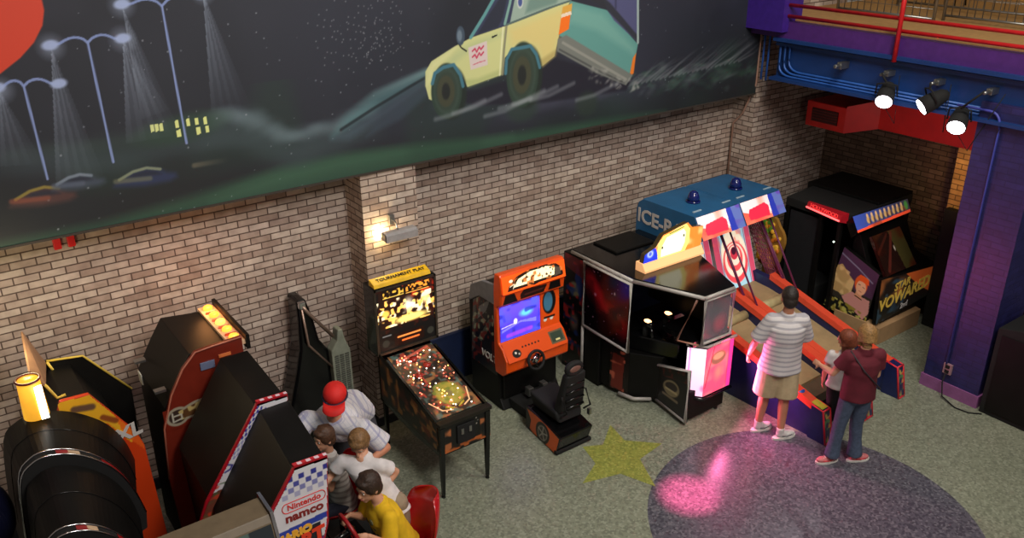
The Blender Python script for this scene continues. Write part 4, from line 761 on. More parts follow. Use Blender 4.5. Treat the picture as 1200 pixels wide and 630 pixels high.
# ================================================================== TWO ROLLING BALL LANES
IB = M('ice_blue_laminate', (34, 92, 136), .45, scale=5)
NV = M('navy_side', (24, 34, 84), .4); ORG = M('coral_rail', (232, 84, 56), .35, vary=.05); TAN = M('lane_tan', (166, 142, 104), .45, scale=8)
def ice(x0, lab):
    x1 = x0 + .78
    t = thing('ball_lane_machine', lab, 'arcade game', (x0, 6.0, 0), 0, 'two blue rolling ball machines')
    sideprof = [(7.20, 0), (7.20, 1.86), (7.17, 1.95), (7.10, 2.0), (6.30, 2.0), (6.16, 1.75), (6.75, 1.66), (6.95, .6), (6.95, 0)]
    for xa in (x0, x1 - .03): MB().prism(sideprof, 'x', xa, xa + .03).build('side_panel', IB, t)
    MB().hexa([(x0 + .03, 6.30, 1.97), (x1 - .03, 6.30, 1.97), (x1 - .03, 7.14, 1.97), (x0 + .03, 7.14, 1.97)], [(x0 + .03, 6.29, 1.998), (x1 - .03, 6.29, 1.998), (x1 - .03, 7.12, 1.998), (x0 + .03, 7.12, 1.998)]).build('top_panel', IB, t)
    MB().box((x0 + .03, 7.15, 0), (x1 - .03, 7.18, 1.9)).build('back_panel', IB, t)
    cx = (x0 + x1) / 2
    bc = MB().cyl((cx, 6.66, 2.0), (cx, 6.66, 2.02), .085, .085, 20).tube([(cx, 6.66, 2.02), (cx, 6.66, 2.07), (cx, 6.66, 2.12), (cx, 6.66, 2.14)], [.075, .07, .05, .02], 20).build('beacon_dome', M('blue_dome', (18, 30, 96), .15, coat=.5), t)
    for xx in (x0 + .1, x1 - .16): MB().box((xx, 6.40, 2.0), (xx + .14, 6.42, 2.01)).build('top_handle', M('pale_handle', (170, 190, 200), .3), t)
    # marquee: sloping front
    C = [(x0 + .01, 6.15, 1.75), (x1 - .01, 6.15, 1.75), (x1 - .01, 6.29, 1.99), (x0 + .01, 6.29, 1.99)]
    MB().slab(C, .05).build('marquee_box', IB, t)
    def p_m(c):
        c.fill((224, 206, 206)); c.poly([(0, 0), (.5, 0), (.5, .04), (.3, .06), (0, .16)], (226, 90, 70)); c.blot(.12, (240, 130, 100), .4, .8, .8, 3, (c.X < .5)); c.poly([(.09, .04), (.46, .03), (.48, .15), (.42, .20), (.12, .17), (.08, .1)], (250, 40, 66)); c.poly([(.50, 0), (.62, 0), (.60, .3), (.52, .3)], (36, 50, 150)); c.poly([(.62, 0), (.79, 0), (.79, .3), (.6, .3)], (84, 98, 156)); c.blot(.09, (90, 60, 150), .5, .7, .8, 5, (c.X > .6)); c.line([(0, .295), (.79, .295)], .012, (240, 200, 190))
    art('marquee', C, p_m, t, 160, emit=.8)
    # target board
    B0, B1 = (6.42, .72), (6.78, 1.70)
    MB().hexa([(x0 + .03, B0[0], .70), (x1 - .03, B0[0], .70), (x1 - .03, B1[0], 1.72), (x0 + .03, B1[0], 1.72)], [(x0 + .03, B0[0] + .06, .70), (x1 - .03, B0[0] + .06, .70), (x1 - .03, B1[0] + .06, 1.72), (x0 + .03, B1[0] + .06, 1.72)]).build('target_board', M('board_white', (200, 190, 190), .4), t)
    def p_t(c):
        c.fill((150, 190, 204)); c.poly([(.0, 0), (.1, 0), (.1, 1.2), (0, 1.2)], (190, 70, 96)); c.poly([(c.w - .1, 0), (c.w, 0), (c.w, 1.2), (c.w - .1, 1.2)], (190, 70, 96)); c.line([(.12, 0), (.12, 1)], .015, (120, 20, 50)); c.line([(c.w - .12, 0), (c.w - .12, 1)], .015, (120, 20, 50))
        cx_ = c.w / 2; c.ell(cx_, .44, .25, .36, (240, 226, 196), 1, .05)
        for k, (r, cl) in enumerate(((.24, (216, 60, 70)), (.20, (246, 220, 196)), (.155, (220, 70, 76)), (.115, (246, 220, 196)), (.075, (190, 40, 60)), (.045, (60, 20, 40)))): c.ell(cx_, .36 + k * .03, r, r * 1.15, cl, .95, .06)
        for xx in (-.17, 0, .17): c.ell(cx_ + xx, .80, .055, .055, (236, 190, 170), 1, .1); c.ell(cx_ + xx, .80, .035, .035, (60, 20, 40), 1, .1)
        c.blot(.06, (236, 96, 90), .6, .8, .5, 7, (c.Y > .55))
    art('target_artwork', [(x0 + .03, B0[0] - .0, .70), (x1 - .03, B0[0] - .0, .70), (x1 - .03, B1[0], 1.72), (x0 + .03, B1[0], 1.72)], p_t, t, 140, emit=.9)
    PUR = M('purple_post', (110, 44, 84), .35)
    for xx in ((x0 + .03, x1 - .01) if x0 < 7.5 else (x1 - .01,)):
        MB().tube([(xx, 6.58, 1.66), (xx, 5.98, .72)], .018, 8).build('net_post', PUR, t)
        MB().tube([(xx, 6.44, 1.72), (xx, 5.82, .74)], .012, 8).build('net_post', PUR, t)
    # lane
    def rz(y): return .40 + (y - 4.5) * .29
    for xa, side in ((x0, 0), (x1 - .11, 1)):
        MB().prism([(4.50, .0), (4.50, .36), (6.2, rz(6.2) - .05), (6.9, .9), (6.9, 0)], 'x', xa + .012, xa + .098).build('lane_side', NV, t)
        MB().prism([(4.48, .33), (4.48, .41), (6.2, rz(6.2) + .02), (6.2, rz(6.2) - .05)], 'x', xa, xa + .11).build('lane_rail', ORG, t)
    MB().prism([(4.85, .22), (4.85, .36), (5.80, .60), (5.98, .68), (6.2, .72), (6.45, .74), (6.45, .3), (5.6, .3)], 'x', x0 + .10, x1 - .10).build('lane_surface', TAN, t)
    MB().tube([(x0 + .11, 5.95, .68), (x1 - .11, 5.95, .68)], .06, 16).build('jump_roller', M('roller_tan', (186, 170, 124), .4), t)
    MB().box((x0 + .11, 5.0, .02), (x1 - .11, 5.06, .30)).build('ball_return', NV, t)
    MB().prism([(4.66, .18), (4.85, .22), (4.85, .33), (4.66, .30)], 'x', x0 + .10, x1 - .10).build('ball_tray', M('tray_dark', (96, 84, 66), .4), t)
    return t, rz
t1, rz = ice(7.15, 'nearer blue rolling ball machine beside the shooting cabinet, its side lettered in white')
text('lettering', 'ICE-BALL', (7.144, 6.70, 1.76), (0, -1, -.06), (0, 0, 1), .24, M('ink_frost', (196, 190, 186), .5, vary=0), t1, bold=.006)
t2, _ = ice(7.935, 'further blue rolling ball machine, its net side toward the dark booth')
def endpanel(xa, par, st):
    y = 4.50
    e = MB().hexa([(xa - .005, y - .22, 0), (xa + .118, y - .22, 0), (xa + .118, y, 0), (xa - .005, y, 0)], [(xa - .005, y - .14, .38), (xa + .118, y - .14, .38), (xa + .118, y, .41), (xa - .005, y, .41)]).build('rail_end', NV, par)
    fr = MB()
    for sx in (xa - .003, xa + .118): fr.tube([(sx, y - .222, .01), (sx, y - .142, .385), (sx, y, .412)], .011, 6)
    fr.tube([(xa, y - .142, .385), (xa + .115, y - .142, .385)], .011, 6); fr.tube([(xa, y - .222, .01), (xa + .115, y - .222, .01)], .011, 6)
    fr.build('end_trim', M('end_red', (214, 40, 56), .4), e)
    def p(c): c.fill((40, 40, 80)); c.blot(.04, (90, 150, 90), .5, .7, .9, 3); c.blot(.035, (220, 190, 90), .6, .8, .9, 5); c.blot(.03, (190, 50, 60), .65, .8, .9, 8)
    art('end_sticker', [(xa + .01, y - .221, .02), (xa + .11, y - .221, .02), (xa + .11, y - .142, .37), (xa + .01, y - .142, .37)], p, e, 200)
    if st:
        def p2(c): c.fill((206, 178, 60)); c.blot(.04, (150, 180, 70), .4, .7, .8, 3)
        art('yellow_sticker', [(xa + .01, y - .12, .39), (xa + .11, y - .12, .39), (xa + .11, y + .02, .417), (xa + .01, y + .02, .417)], p2, e, 200, off=.008)
        MB().cyl((xa + .06, y + .2, .44), (xa + .06, y + .2, .47), .055, .05, 20).build('ball_button', M('button_blue', (40, 90, 190), .3), e)
endpanel(7.14, t1, True); endpanel(7.815, t1, False); endpanel(7.93, t2, False); endpanel(8.60, t2, False)
# side net of the far machine
m = MB(); PUR = M('purple_net', (140, 74, 96), .5)
for k in range(9):
    s = k / 8; m.tube([(8.735, 6.58 - .0 + (6.84 - 6.58) * s, 1.64 - .02 * s), (8.735, 5.98 + .28 * s, .74 - .02 * s)], .008, 6)
for k in range(16):
    s = (k + .5) / 16; m.tube([(8.735, 6.58 - .60 * s, 1.64 - .9 * s), (8.735, 6.84 - .58 * s, 1.62 - .9 * s)], .008, 6)
m.build('side_net', PUR, t2)

t1.rotation_euler.z = .036; t2.rotation_euler.z = .036; t2.location.y += .03
# yellow and green picture board behind the net
t = thing('picture_board', 'round yellow and green picture board between the ball lanes and the dark booth', 'sign', (9.1, 6.5, .7))
bo = [(9.0 + 0, 6.62 + .22 * math.cos(a) * (1 + .08 * math.sin(5 * a)), 1.12 + .36 * math.sin(a) * (1 + .05 * math.cos(7 * a))) for a in [2 * PI * k / 40 for k in range(40)]]
MB().prism([(p[1], p[2]) for p in bo], 'x', 9.0, 9.05).box((9.02, 6.55, 0), (9.05, 6.70, .8)).build('board', M('board_ochre', (150, 110, 40), .6), t)
m = MB(); rg = random.Random(3)
for k in range(60):
    a = rg.uniform(0, 2 * PI); r = math.sqrt(rg.random()); y = 6.62 + .19 * r * math.cos(a); z = 1.12 + .32 * r * math.sin(a)
    mm = MB().ball((8.985, y, z), (.02, rg.uniform(.02, .045), rg.uniform(.02, .06)), 8, 6, Matrix.Rotation(rg.uniform(-1, 1), 3, 'X'))
    gcol = (y > 6.6 and z > 1.05); mm.build('leaf', M('leaf_green', (90, 140, 40), .5, emit=.12) if gcol and k % 3 else M('petal_yellow', (214, 162, 46), .5, emit=.15) if k % 2 else M('petal_orange', (196, 110, 30), .5, emit=.1), t)

# ================================================================== DARK BOOTH GAME
t = thing('booth_cabinet', 'large black booth game with two small lit marquees and a poster of a red-haired woman', 'arcade game', (10.1, 6.0, 0))
MB().prism([(5.85, 1.66), (6.95, 1.66), (6.95, 0.02), (5.85, .02)], 'x', 10.15, 10.95).build('screen_tower', BLACK, t, .01)
MB().prism([(9.48, 5.92), (9.50, 6.80), (10.95, 6.95), (10.95, 5.84), (9.66, 5.84)], 'z', 1.50, 1.62).build('roof', BLACKM, t, .01)
MB().box((9.50, 6.72, .02), (10.2, 6.80, 1.5)).build('rear_wall', BLACK, t)
MB().box((9.5, 5.9, .02), (10.2, 6.75, .10)).build('booth_floor', BLACKM, t)
MB().prism([(6.75, .1), (6.3, .1), (6.3, .42), (6.62, .46), (6.68, 1.05), (6.75, 1.05)], 'x', 9.62, 10.12).build('bench', BLACKM, t, .02)
m = MB()
for y in (5.92, 6.2, 6.72): m.box((9.48, y, .08), (9.53, y + .05, 1.5))
m.build('door_post', BLACK, t)
MB().box((9.52, 6.24, .1), (9.54, 6.72, 1.45)).build('curtain', M('dark_curtain', (24, 24, 28), .7), t)
MB().ball((9.5, 6.0, 1.22), .012, 8, 6).build('indicator_light', M('tiny_light', (220, 240, 220), .3, emit=4, vary=0), t)
# red marquee over the doorway, facing the lanes
MB().hexa([(9.36, 5.87, 1.56), (9.48, 6.46, 1.56), (9.54, 6.46, 1.5), (9.54, 5.87, 1.5)], [(9.38, 5.87, 1.64), (9.50, 6.46, 1.64), (9.54, 6.46, 1.64), (9.54, 5.87, 1.64)]).build('door_marquee', M('marquee_red', (150, 20, 30), .4, emit=.35), t)
MB().tube([(9.355, 5.88, 1.575), (9.475, 6.46, 1.575)], .012, 8).build('door_light', M('red_glow', (255, 90, 90), .4, emit=2.2, vary=0), t)
text('lettering', 'HOLLYWOOD', (9.425, 6.16, 1.615), (-.2, -1, 0), (.25, 0, 1), .075, M('ink_red', (236, 60, 60), .5, emit=.8, vary=0), t)
# front marquee
MQ = [(9.66, 5.60, 1.42), (10.80, 5.60, 1.42), (10.80, 5.74, 1.66), (9.66, 5.74, 1.66)]
MQ = [tuple(at_y(1005, 273, 5.66)), tuple(at_y(1067, 248, 5.66)), tuple(at_y(1063, 233, 5.80)), tuple(at_y(999, 254, 5.80))]
MB().slab(MQ, .12).build('front_marquee', BLACKG, t)
def p_m(c):
    w_, h_ = c.w, c.h; c.grad((56, 80, 170), (56, 50, 60), True); c.poly([(0, 0), (w_, 0), (w_, .045), (0, .03)], (250, 84, 50)); c.blot(.1, (150, 60, 40), .5, .7, .7, 3, (c.X > .25) * (c.Y < h_ * .6))
    for k in range(9):
        x = .28 + k * (w_ - .45) / 8; c.ell(x, h_ * .5, .045, h_ * .28, (206, 160, 96), .95, .4); c.ell(x, h_ * .78, .025, .035, (220, 170, 120), 1, .3); c.ell(x + .03, h_ * .4, .02, .06, (60, 40, 30), .7, .5)
    c.ell(w_ - .07, h_ * .6, .05, .09, (70, 140, 60), .9, .4)
art('front_marquee_face', MQ, p_m, t, 150, emit=.5, off=.006)
# sloped front window, console and poster side
MB().prism([(5.86, .08), (5.34, .08), (5.30, .28), (5.26, .84), (5.60, .96), (5.86, 1.5)], 'x', 9.72, 10.78).build('front_console', BLACK, t, .008)
FP = [(9.70, 5.30, .28), (10.72, 5.30, .28), (10.78, 5.25, .84), (9.56, 5.25, .92)]
FP = [tuple(at_y(1026, 380, 5.28)), tuple(at_y(1087, 345, 5.28)), tuple(at_y(1095, 311, 5.26)), tuple(at_y(1033, 328, 5.26))]
MB().slab(FP, .05).build('front_panel', BLACK, t)
def p_fp(c):
    w_, h_ = c.w, c.h; c.fill((40, 30, 26)); c.poly([(w_ * .45, h_), (w_, h_ * .15), (w_, h_)], (236, 110, 50)); c.blot(.15, (190, 110, 56), .4, .7, .8, 3, (c.Y > h_ * .45)); c.poly([(0, 0), (w_, 0), (w_, h_ * .12), (w_ * .4, h_ * .25), (0, h_ * .3)], (34, 32, 28)); c.blot(.08, (60, 90, 110), .6, .8, .7, 6, (c.X < w_ * .5))
art('front_artwork', FP, p_fp, t, 130, emit=.12)
r_ = Vector(FP[1]) - Vector(FP[0]); u_ = Vector(FP[3]) - Vector(FP[0]); r_.normalize(); cc = (Vector(FP[0]) + Vector(FP[1]) + Vector(FP[2]) + Vector(FP[3])) / 4
GOLD = M('ink_gold', (206, 170, 70), .5, emit=.15, vary=.2)
text('lettering', 'STAR', tuple(cc + Vector((-.12, -.012, .14))), r_, (0, 0, 1), .15, GOLD, t, bold=.004)
text('lettering', 'VOWARED', tuple(cc + Vector((-.02, -.012, -.02))), r_, (0, 0, 1), .23, GOLD, t, bold=.006)
text('lettering', '2nd', tuple(cc + Vector((.0, -.012, -.19))), r_, (0, 0, 1), .11, M('ink_white', (214, 210, 206), .5, vary=0), t, bold=.002)
WP = [tuple(at_y(1040, 328, 5.30)), tuple(at_y(1068, 318, 5.30)), tuple(at_y(1052, 280, 5.62)), tuple(at_y(1028, 290, 5.62))]
WP = [(9.66, 5.30, .93), (10.34, 5.30, .93), (10.34, 5.62, 1.36), (9.72, 5.62, 1.36)]
MB().slab(WP, .04).build('sloping_window', M('smoked_glass', (44, 18, 14), .08, coat=.5), t)
def p_w(c): c.fill((40, 22, 18)); c.poly([(.42, 0), (c.w, 0), (c.w, c.h), (.35, c.h)], (84, 80, 40), .8); c.line([(.1, .05), (.4, .5)], .03, (120, 50, 40), .7, .02); c.line([(.0, .3), (.3, .5)], .02, (90, 40, 30), .7, .02); c.ell(.36, .3, .02, .05, (220, 210, 190), .9, .5); c.blot(.15, (90, 24, 16), .5, .8, .6, 3)
art('window_artwork', WP, p_w, t, 110, rough=.08)
PO = [tuple(at_x(965, 356, 9.62)), tuple(at_x(1012, 386, 9.62)), tuple(at_x(1031, 322, 9.62)), tuple(at_x(990, 289, 9.62))]
MB().slab(PO, .06).build('poster_board', BLACK, t)
def p_po(c):
    w_, h_ = c.w, c.h; c.fill((54, 48, 40)); c.poly([(0, h_ * .72), (w_ * .55, h_ * .5), (w_, h_ * .55), (w_, h_), (0, h_)], (80, 50, 76)); c.poly([(0, h_ * .3), (w_ * .5, h_ * .35), (w_ * .5, h_ * .62), (w_ * .1, h_ * .76), (0, h_ * .7)], (190, 150, 96)); c.blot(.06, (230, 190, 130), .5, .75, .8, 3, (c.X < w_ * .5) * (c.Y > h_ * .3) * (c.Y < h_ * .72))
    c.poly([(w_ * .32, h_ * .3), (w_ * .5, h_ * .46), (w_ * .95, h_ * .5), (w_, h_ * .3), (w_ * .9, h_ * .12), (w_ * .55, h_ * .16)], (206, 140, 130)); c.ell(w_ * .66, h_ * .66, w_ * .17, h_ * .155, (236, 96, 40), 1, .15); c.poly([(w_ * .58, h_ * .42), (w_ * .76, h_ * .42), (w_ * .74, h_ * .55), (w_ * .6, h_ * .55)], (220, 150, 112)); c.ell(w_ * .68, h_ * .61, w_ * .13, h_ * .125, (240, 176, 136), 1, .1); c.line([(w_ * .6, h_ * .64), (w_ * .65, h_ * .645)], .012, (60, 30, 24)); c.line([(w_ * .71, h_ * .64), (w_ * .76, h_ * .635)], .012, (60, 30, 24)); c.line([(w_ * .65, h_ * .55), (w_ * .71, h_ * .55)], .012, (170, 40, 40)); c.poly([(w_ * .52, h_ * .7), (w_ * .84, h_ * .72), (w_ * .8, h_ * .82), (w_ * .58, h_ * .8)], (236, 90, 36)); c.poly([(w_ * .58, h_ * .43), (w_ * .78, h_ * .43), (w_ * .76, h_ * .45), (w_ * .6, h_ * .45)], (20, 18, 20))
    c.poly([(0, 0), (w_, 0), (w_, h_ * .12), (w_ * .5, h_ * .24), (0, h_ * .22)], (24, 24, 20)); c.line([(0, h_ * .9), (w_ * .5, h_ * .86), (w_ * .9, h_ * .8)], .03, (150, 150, 170), .7)
    c.blot(.05, (150, 130, 50), .5, .65, .95, 7, (c.Y < h_ * .24) * (c.X > w_ * .05)); c.blot(.03, (190, 180, 90), .6, .75, .9, 8, (c.Y < h_ * .22))
art('poster', PO, p_po, t, 130, emit=.10)
WD = M('plywood', (176, 140, 100), .6, scale=6)
MB().prism([(5.23, 0), (5.23, .24), (5.36, .26), (5.9, .26), (5.9, 0)], 'x', 9.60, 10.56).build('wooden_plinth', WD, t, .006)

# ================================================================== LEFT ROW OF DRIVING CABINETS (all face the right-hand side of the hall)
def profile_panel(poly, y0, y1, mat, name, par, bevel=.006): return MB().prism(poly, 'y', y0, y1).build(name, mat, par, bevel)
# --- red and black cabinet near the wall with orange lamps on top
RP = M('dark_red_laminate', (108, 32, 18), .4, vary=.08, coat=.2)
t = thing('driving_cabinet', 'black driving cabinet with dark red side panel and a row of orange lamps on top', 'arcade game', (1.5, 6.9, 0))
bp = [(1.22, .0), (1.24, 1.60), (1.38, 1.84), (1.50, 2.02), (1.84, 1.98), (1.92, 1.80), (1.72, 1.62), (1.66, 1.0), (1.92, .84), (1.90, 0)]
profile_panel(bp, 6.54, 7.34, BLACK, 'cabinet_body', t)
rp = [(1.20, .0), (1.16, .96), (1.20, 1.44), (1.30, 1.72), (1.42, 1.92), (1.54, 2.04), (1.66, 2.05), (1.93, 2.06), (1.93, 1.82), (1.74, 1.64), (1.70, 1.0), (1.60, .9), (1.5, 0)]
profile_panel(rp, 6.50, 6.54, RP, 'side_panel', t)
MB().tube([(x, 6.495, z) for x, z in rp[1:8]], .007, 6).build('panel_piping', M('copper_piping', (170, 100, 80), .4), t)
tr = MB().hexa([(1.83, 6.54, 1.96), (1.97, 6.54, 1.96), (1.97, 7.36, 1.96), (1.83, 7.36, 1.96)], [(1.83, 6.54, 2.005), (1.97, 6.54, 2.0), (1.97, 7.36, 2.0), (1.83, 7.36, 2.005)]).build('lamp_tray', M('lamp_tray_cream', (230, 190, 150), .5), t, .004)
MB().box((1.97, 6.52, 1.92), (2.0, 7.38, 2.05)).build('tray_lip', BLACK, t)
for k in range(5):
    y = 6.62 + k * .165; MB().ball((1.90, y, 2.02), (.045, .035, .03), 12, 8).build('tray_lamp', M('orange_lamp', (255, 150, 50), .3, emit=2.2, vary=0) if k != 2 else M('yellow_lamp', (255, 190, 80), .3, emit=2.2, vary=0), t)
    if k < 4: MB().prism([(1.85, y + .07), (1.93, y + .05), (1.95, y + .09), (1.86, y + .10)], 'z', 2.003, 2.012).build('tray_fin', M('red_fin', (214, 50, 30), .4), t)
point('tray_glow', (1.90, 7.2, 2.12), 4.5, (1.0, .42, .14), .12)
def p_lg(c): 
    c.fill((108, 32, 18)); c.ell(.11, .11, .10, .09, (150, 140, 120), 1, .08); c.ell(.28, .13, .2, .075, (150, 140, 120), 1, .08, .15); c.ell(.11, .11, .075, .065, (54, 40, 34), 1, .1); c.ell(.28, .13, .175, .05, (90, 60, 34), 1, .1, .15); c.blot(.035, (190, 170, 110), .5, .62, .9, 3, ((c.X > .12) * (c.X < .44) * (abs(c.Y - .09 - .15 * c.X) < .045))); c.line([(.07, .15), (.07, .07), (.14, .08), (.14, .12), (.08, .12)], .02, (180, 176, 160))
art('side_logo', [(1.21, 6.50, 1.40), (1.68, 6.50, 1.42), (1.68, 6.50, 1.62), (1.21, 6.50, 1.60)], p_lg, t, 200)
MB().box((1.56, 6.49, 1.86), (1.68, 6.50, 1.93)).build('blue_plate', M('blue_grey_plate', (96, 104, 130), .4), t, .004)
MB().box((1.72, 6.49, 1.93), (1.82, 6.50, 1.955)).build('orange_plate', M('orange_plate', (200, 110, 60), .4), t)
MB().box((1.225, 7.2, 1.5), (1.235, 7.3, 1.6)).build('white_sticker', M('sticker_white', (190, 190, 180), .5), t)
for y in (6.62, 7.22): MB().box((1.20, y - .03, 1.72), (1.29, y + .03, 1.74)).build('top_hinge', STEEL, t)
for y in (6.6, 7.2): MB().cyl((1.215, y, .9), (1.22, y, .9), .015, .015, 10).build('bolt', CHROME, t)
sb = MB().box((1.35, 6.6, .0), (1.95, 7.25, .10)).build('base_plate', BLACKM, t, .01)
# --- twin kart cabinets
KR = M('kart_red_edge', (170, 16, 34), .35); KW = M('kart_white', (214, 210, 216), .4)
kp = [(1.12, 1.20), (1.19, 1.36), (1.66, 2.03), (1.90, 2.02), (1.86, 1.5), (1.80, 1.30), (1.74, 1.0), (1.70, .55), (1.64, 0.0), (1.14, 0.0)]
def kart(y0, y1, dx, dx2, lab, near):
    t = thing('kart_cabinet', lab, 'arcade game', (1.5, (y0 + y1) / 2, 0), 0, 'kart racing cabinets')
    sh = lambda P: [(x + dx, z) for x, z in P]
    body = [(1.28, 0), (1.235, 1.30), (1.672, 1.975), (1.90, 1.975), (1.91, 1.86), (1.70, 1.80), (1.66, 1.2), (1.72, 1.0), (1.98, .92), (1.96, .72), (1.70, .6), (1.66, 0)]
    MB().hexa([(x + dx, y0 + .022, z) for x, z in body], [(x + dx2, y1, z) for x, z in body]).build('cabinet_body', BLACK, t, .006)
    profile_panel(sh(kp), y0, y0 + .022, KR, 'side_panel', t, .004)
    # screen facing the driver, dashboard, wheel
    def ps(c): c.grad((60, 120, 60), (90, 150, 230)); c.blot(.08, (230, 190, 60), .6, .8, .8, 3); c.poly([(.2, 0), (.5, 0), (.36, .2)], (110, 110, 110))
    art('screen', [(1.715 + dx, y0 + .14, 1.25), (1.715 + dx, y1 - .08, 1.25), (1.735 + dx, y1 - .08, 1.72), (1.735 + dx, y0 + .14, 1.72)], ps, t, 60, emit=.9)
    yc = (y0 + y1) / 2 + .02; wc = Vector((2.20 + dx, yc, .93))
    w_ = MB().tube([(wc.x - .045 * math.sin(a) , yc + .14 * math.cos(a), wc.z + .135 * math.sin(a)) for a in [2 * PI * k / 24 for k in range(24)]], .017, 8, close=True).build('steering_wheel', M('wheel_red', (150, 20, 26), .4), t)
    m = MB().tube([tuple(wc), (1.92 + dx, yc, .84)], .03, 10).ball(tuple(wc), .04, 12, 8)
    for a in (0, PI, -PI / 2): m.tube([tuple(wc), (wc.x - .045 * math.sin(a), yc + .14 * math.cos(a), wc.z + .135 * math.sin(a))], .012, 6)
    m.build('wheel_hub', BLACKG, w_)
    MB().box((1.66 + dx, y0 + .1, 0), (2.80, y1 - .06, .10)).build('floor_base', BLACKM, t, .01)
    # side print
    Y = y0 - .004
    A = [(1.135, 1.215), (1.20, 1.345), (1.667, 2.016), (1.893, 2.006), (1.84, 1.5), (1.78, 1.30), (1.72, 1.0), (1.68, .55), (1.30, .55), (1.16, 1.1)]
    def pk(c):
        q = lambda x, z: (x - 1.12, z - .5)
        c.fill((216, 212, 218)); c.poly([q(1.1, .4), q(2, .4), q(2, 1.53), q(1.1, 1.40)], (36, 56, 150) if near else (112, 58, 44)); c.poly([q(1.1, .4), q(2, .4), q(2, 1.46), q(1.1, 1.24)], (96, 120, 170) if near else (150, 60, 40))
        for i in range(16):
            for j in range(4):
                if near and (i + j) % 2 == 0:
                    x0 = 1.60 + i * .042 - .25; z0 = 1.975 - j * .042; c.poly([q(x0, z0), q(x0 + .04, z0), q(x0 + .04, z0 - .04), q(x0, z0 - .04)], (46, 50, 140), [1, .85, .55, .3][j])
        c.blot(.09, (210, 120, 50), .5, .7, .9, 3, (c.Y < .9) * (c.X > .25)); c.blot(.06, (60, 110, 60), .6, .8, .7, 5, (c.Y < .7)); c.poly([q(1.35, 1.32), q(1.82, 1.42), q(1.78, 1.34), q(1.5, 1.26)], (24, 24, 40))
        if near: c.poly([q(1.36, 1.36), q(1.40, 1.56), q(1.84, 1.60), q(1.84, 1.42), q(1.6, 1.34)], (214, 210, 214)); c.poly([q(1.38, 1.36), q(1.44, 1.50), q(1.80, 1.54), q(1.80, 1.40)], (26, 24, 36)); c.poly([q(1.30, 1.56), q(1.86, 1.60), q(1.86, 1.55), q(1.36, 1.51)], (40, 60, 160))
        c.blot(.05, (130, 40, 130), .5, .7, .8, 8, (c.X > .66) * (c.Y < .9))
        if not near:
            for i in range(14):
                for j in range(5):
                    if (i + j) % 2 == 0:
                        a_, b_ = q(1.665 - i * .018, 2.02 - i * .026); o_ = j * .013
                        c.poly([(a_ + o_, b_ - o_ * .7), (a_ - .016 + o_, b_ - .024 - o_ * .7), (a_ - .003 + o_, b_ - .033 - o_ * .7), (a_ + .013 + o_, b_ - .009 - o_ * .7)], (50, 54, 150), 1 if i < 9 else .4)
            c.line([q(1.38, 1.62), q(1.42, 1.60), q(1.40, 1.57), q(1.36, 1.56)], .02, (50, 50, 130)); c.blot(.05, (70, 96, 60), .5, .7, .8, 12, (c.Y < .98)); c.blot(.04, (206, 60, 40), .55, .75, .8, 13, (c.Y < 1.0))
    o = art('side_artwork', [(1.12 + dx, Y, .5), (1.92 + dx, Y, .5), (1.92 + dx, Y, 2.04), (1.12 + dx, Y, 2.04)], pk, t, 150)
    bm = bmesh.new(); bm.from_mesh(o.data); off = rootloc(t); P = [(x + dx - off.x, z - off.z) for x, z in A]; kill = []
    for f in bm.faces:
        c = f.calc_center_median(); ins = False; j = len(P) - 1
        for i in range(len(P)):
            if (P[i][1] > c.z) != (P[j][1] > c.z) and c.x < (P[j][0] - P[i][0]) * (c.z - P[i][1]) / (P[j][1] - P[i][1]) + P[i][0]: ins = not ins
            j = i
        if not ins: kill.append(f)
    bmesh.ops.delete(bm, geom=kill, context='FACES'); bm.to_mesh(o.data); bm.free()
    if near:
        RI = M('ink_signal_red', (206, 40, 36), .5, vary=0); up = (0, 0, 1); R_ = (1, 0, 0)
        text('lettering', 'Nintendo', (1.70 + dx, Y - .006, 1.745), R_, up, .062, RI, t, bold=.001)
        MB().tube([(1.70 + dx + a, Y - .004, 1.745 + b) for a, b in [(.12 * math.copysign(1, math.cos(q)) + .033 * math.cos(q), .038 * math.sin(q)) for q in [2 * PI * k / 24 for k in range(24)]]], .004, 6, close=True).build('logo_outline', RI, t)
        text('lettering', 'namco', (1.695 + dx, Y - .006, 1.662), R_, up, .092, M('ink_dark_red', (130, 30, 30), .5, vary=0), t, bold=.003, sx=1.1)
        text('lettering', 'MARIO', (1.60 + dx, Y - .006, 1.515), (1, 0, .08), up, .085, M('ink_amber', (236, 170, 50), .5, vary=0), t, bold=.006)
        text('lettering', 'KART', (1.64 + dx, Y - .008, 1.43), (1, 0, .10), up, .14, M('ink_fire', (226, 60, 30), .5, vary=0), t, bold=.008)
    # raised edge strip that carries the checks along the canopy
    E_ = [(1.17, 1.30), (1.665, 2.035), (1.90, 2.025)]
    def pe(c):
        c.fill((206, 200, 208)); n_ = int(c.w / .03)
        for i in range(n_):
            for j in range(2):
                if (i + j) % 2 == 0 and i > n_ * .62: c.poly([(i * .03, j * .03), (i * .03 + .03, j * .03), (i * .03 + .03, j * .03 + .03), (i * .03, j * .03 + .03)], (50, 54, 140))
        c.poly([(0, 0), (.03, 0), (.03, .06), (0, .06)], (230, 230, 230)); c.poly([(.04, 0), (.30, 0), (.30, .06), (.04, .06)], (120, 70, 50)); c.blot(.03, (190, 60, 50), .5, .7, .9, 2, (c.X < .3) * (c.X > .04)); c.line([(.33, .01), (.40, .05)], .02, (60, 60, 140))
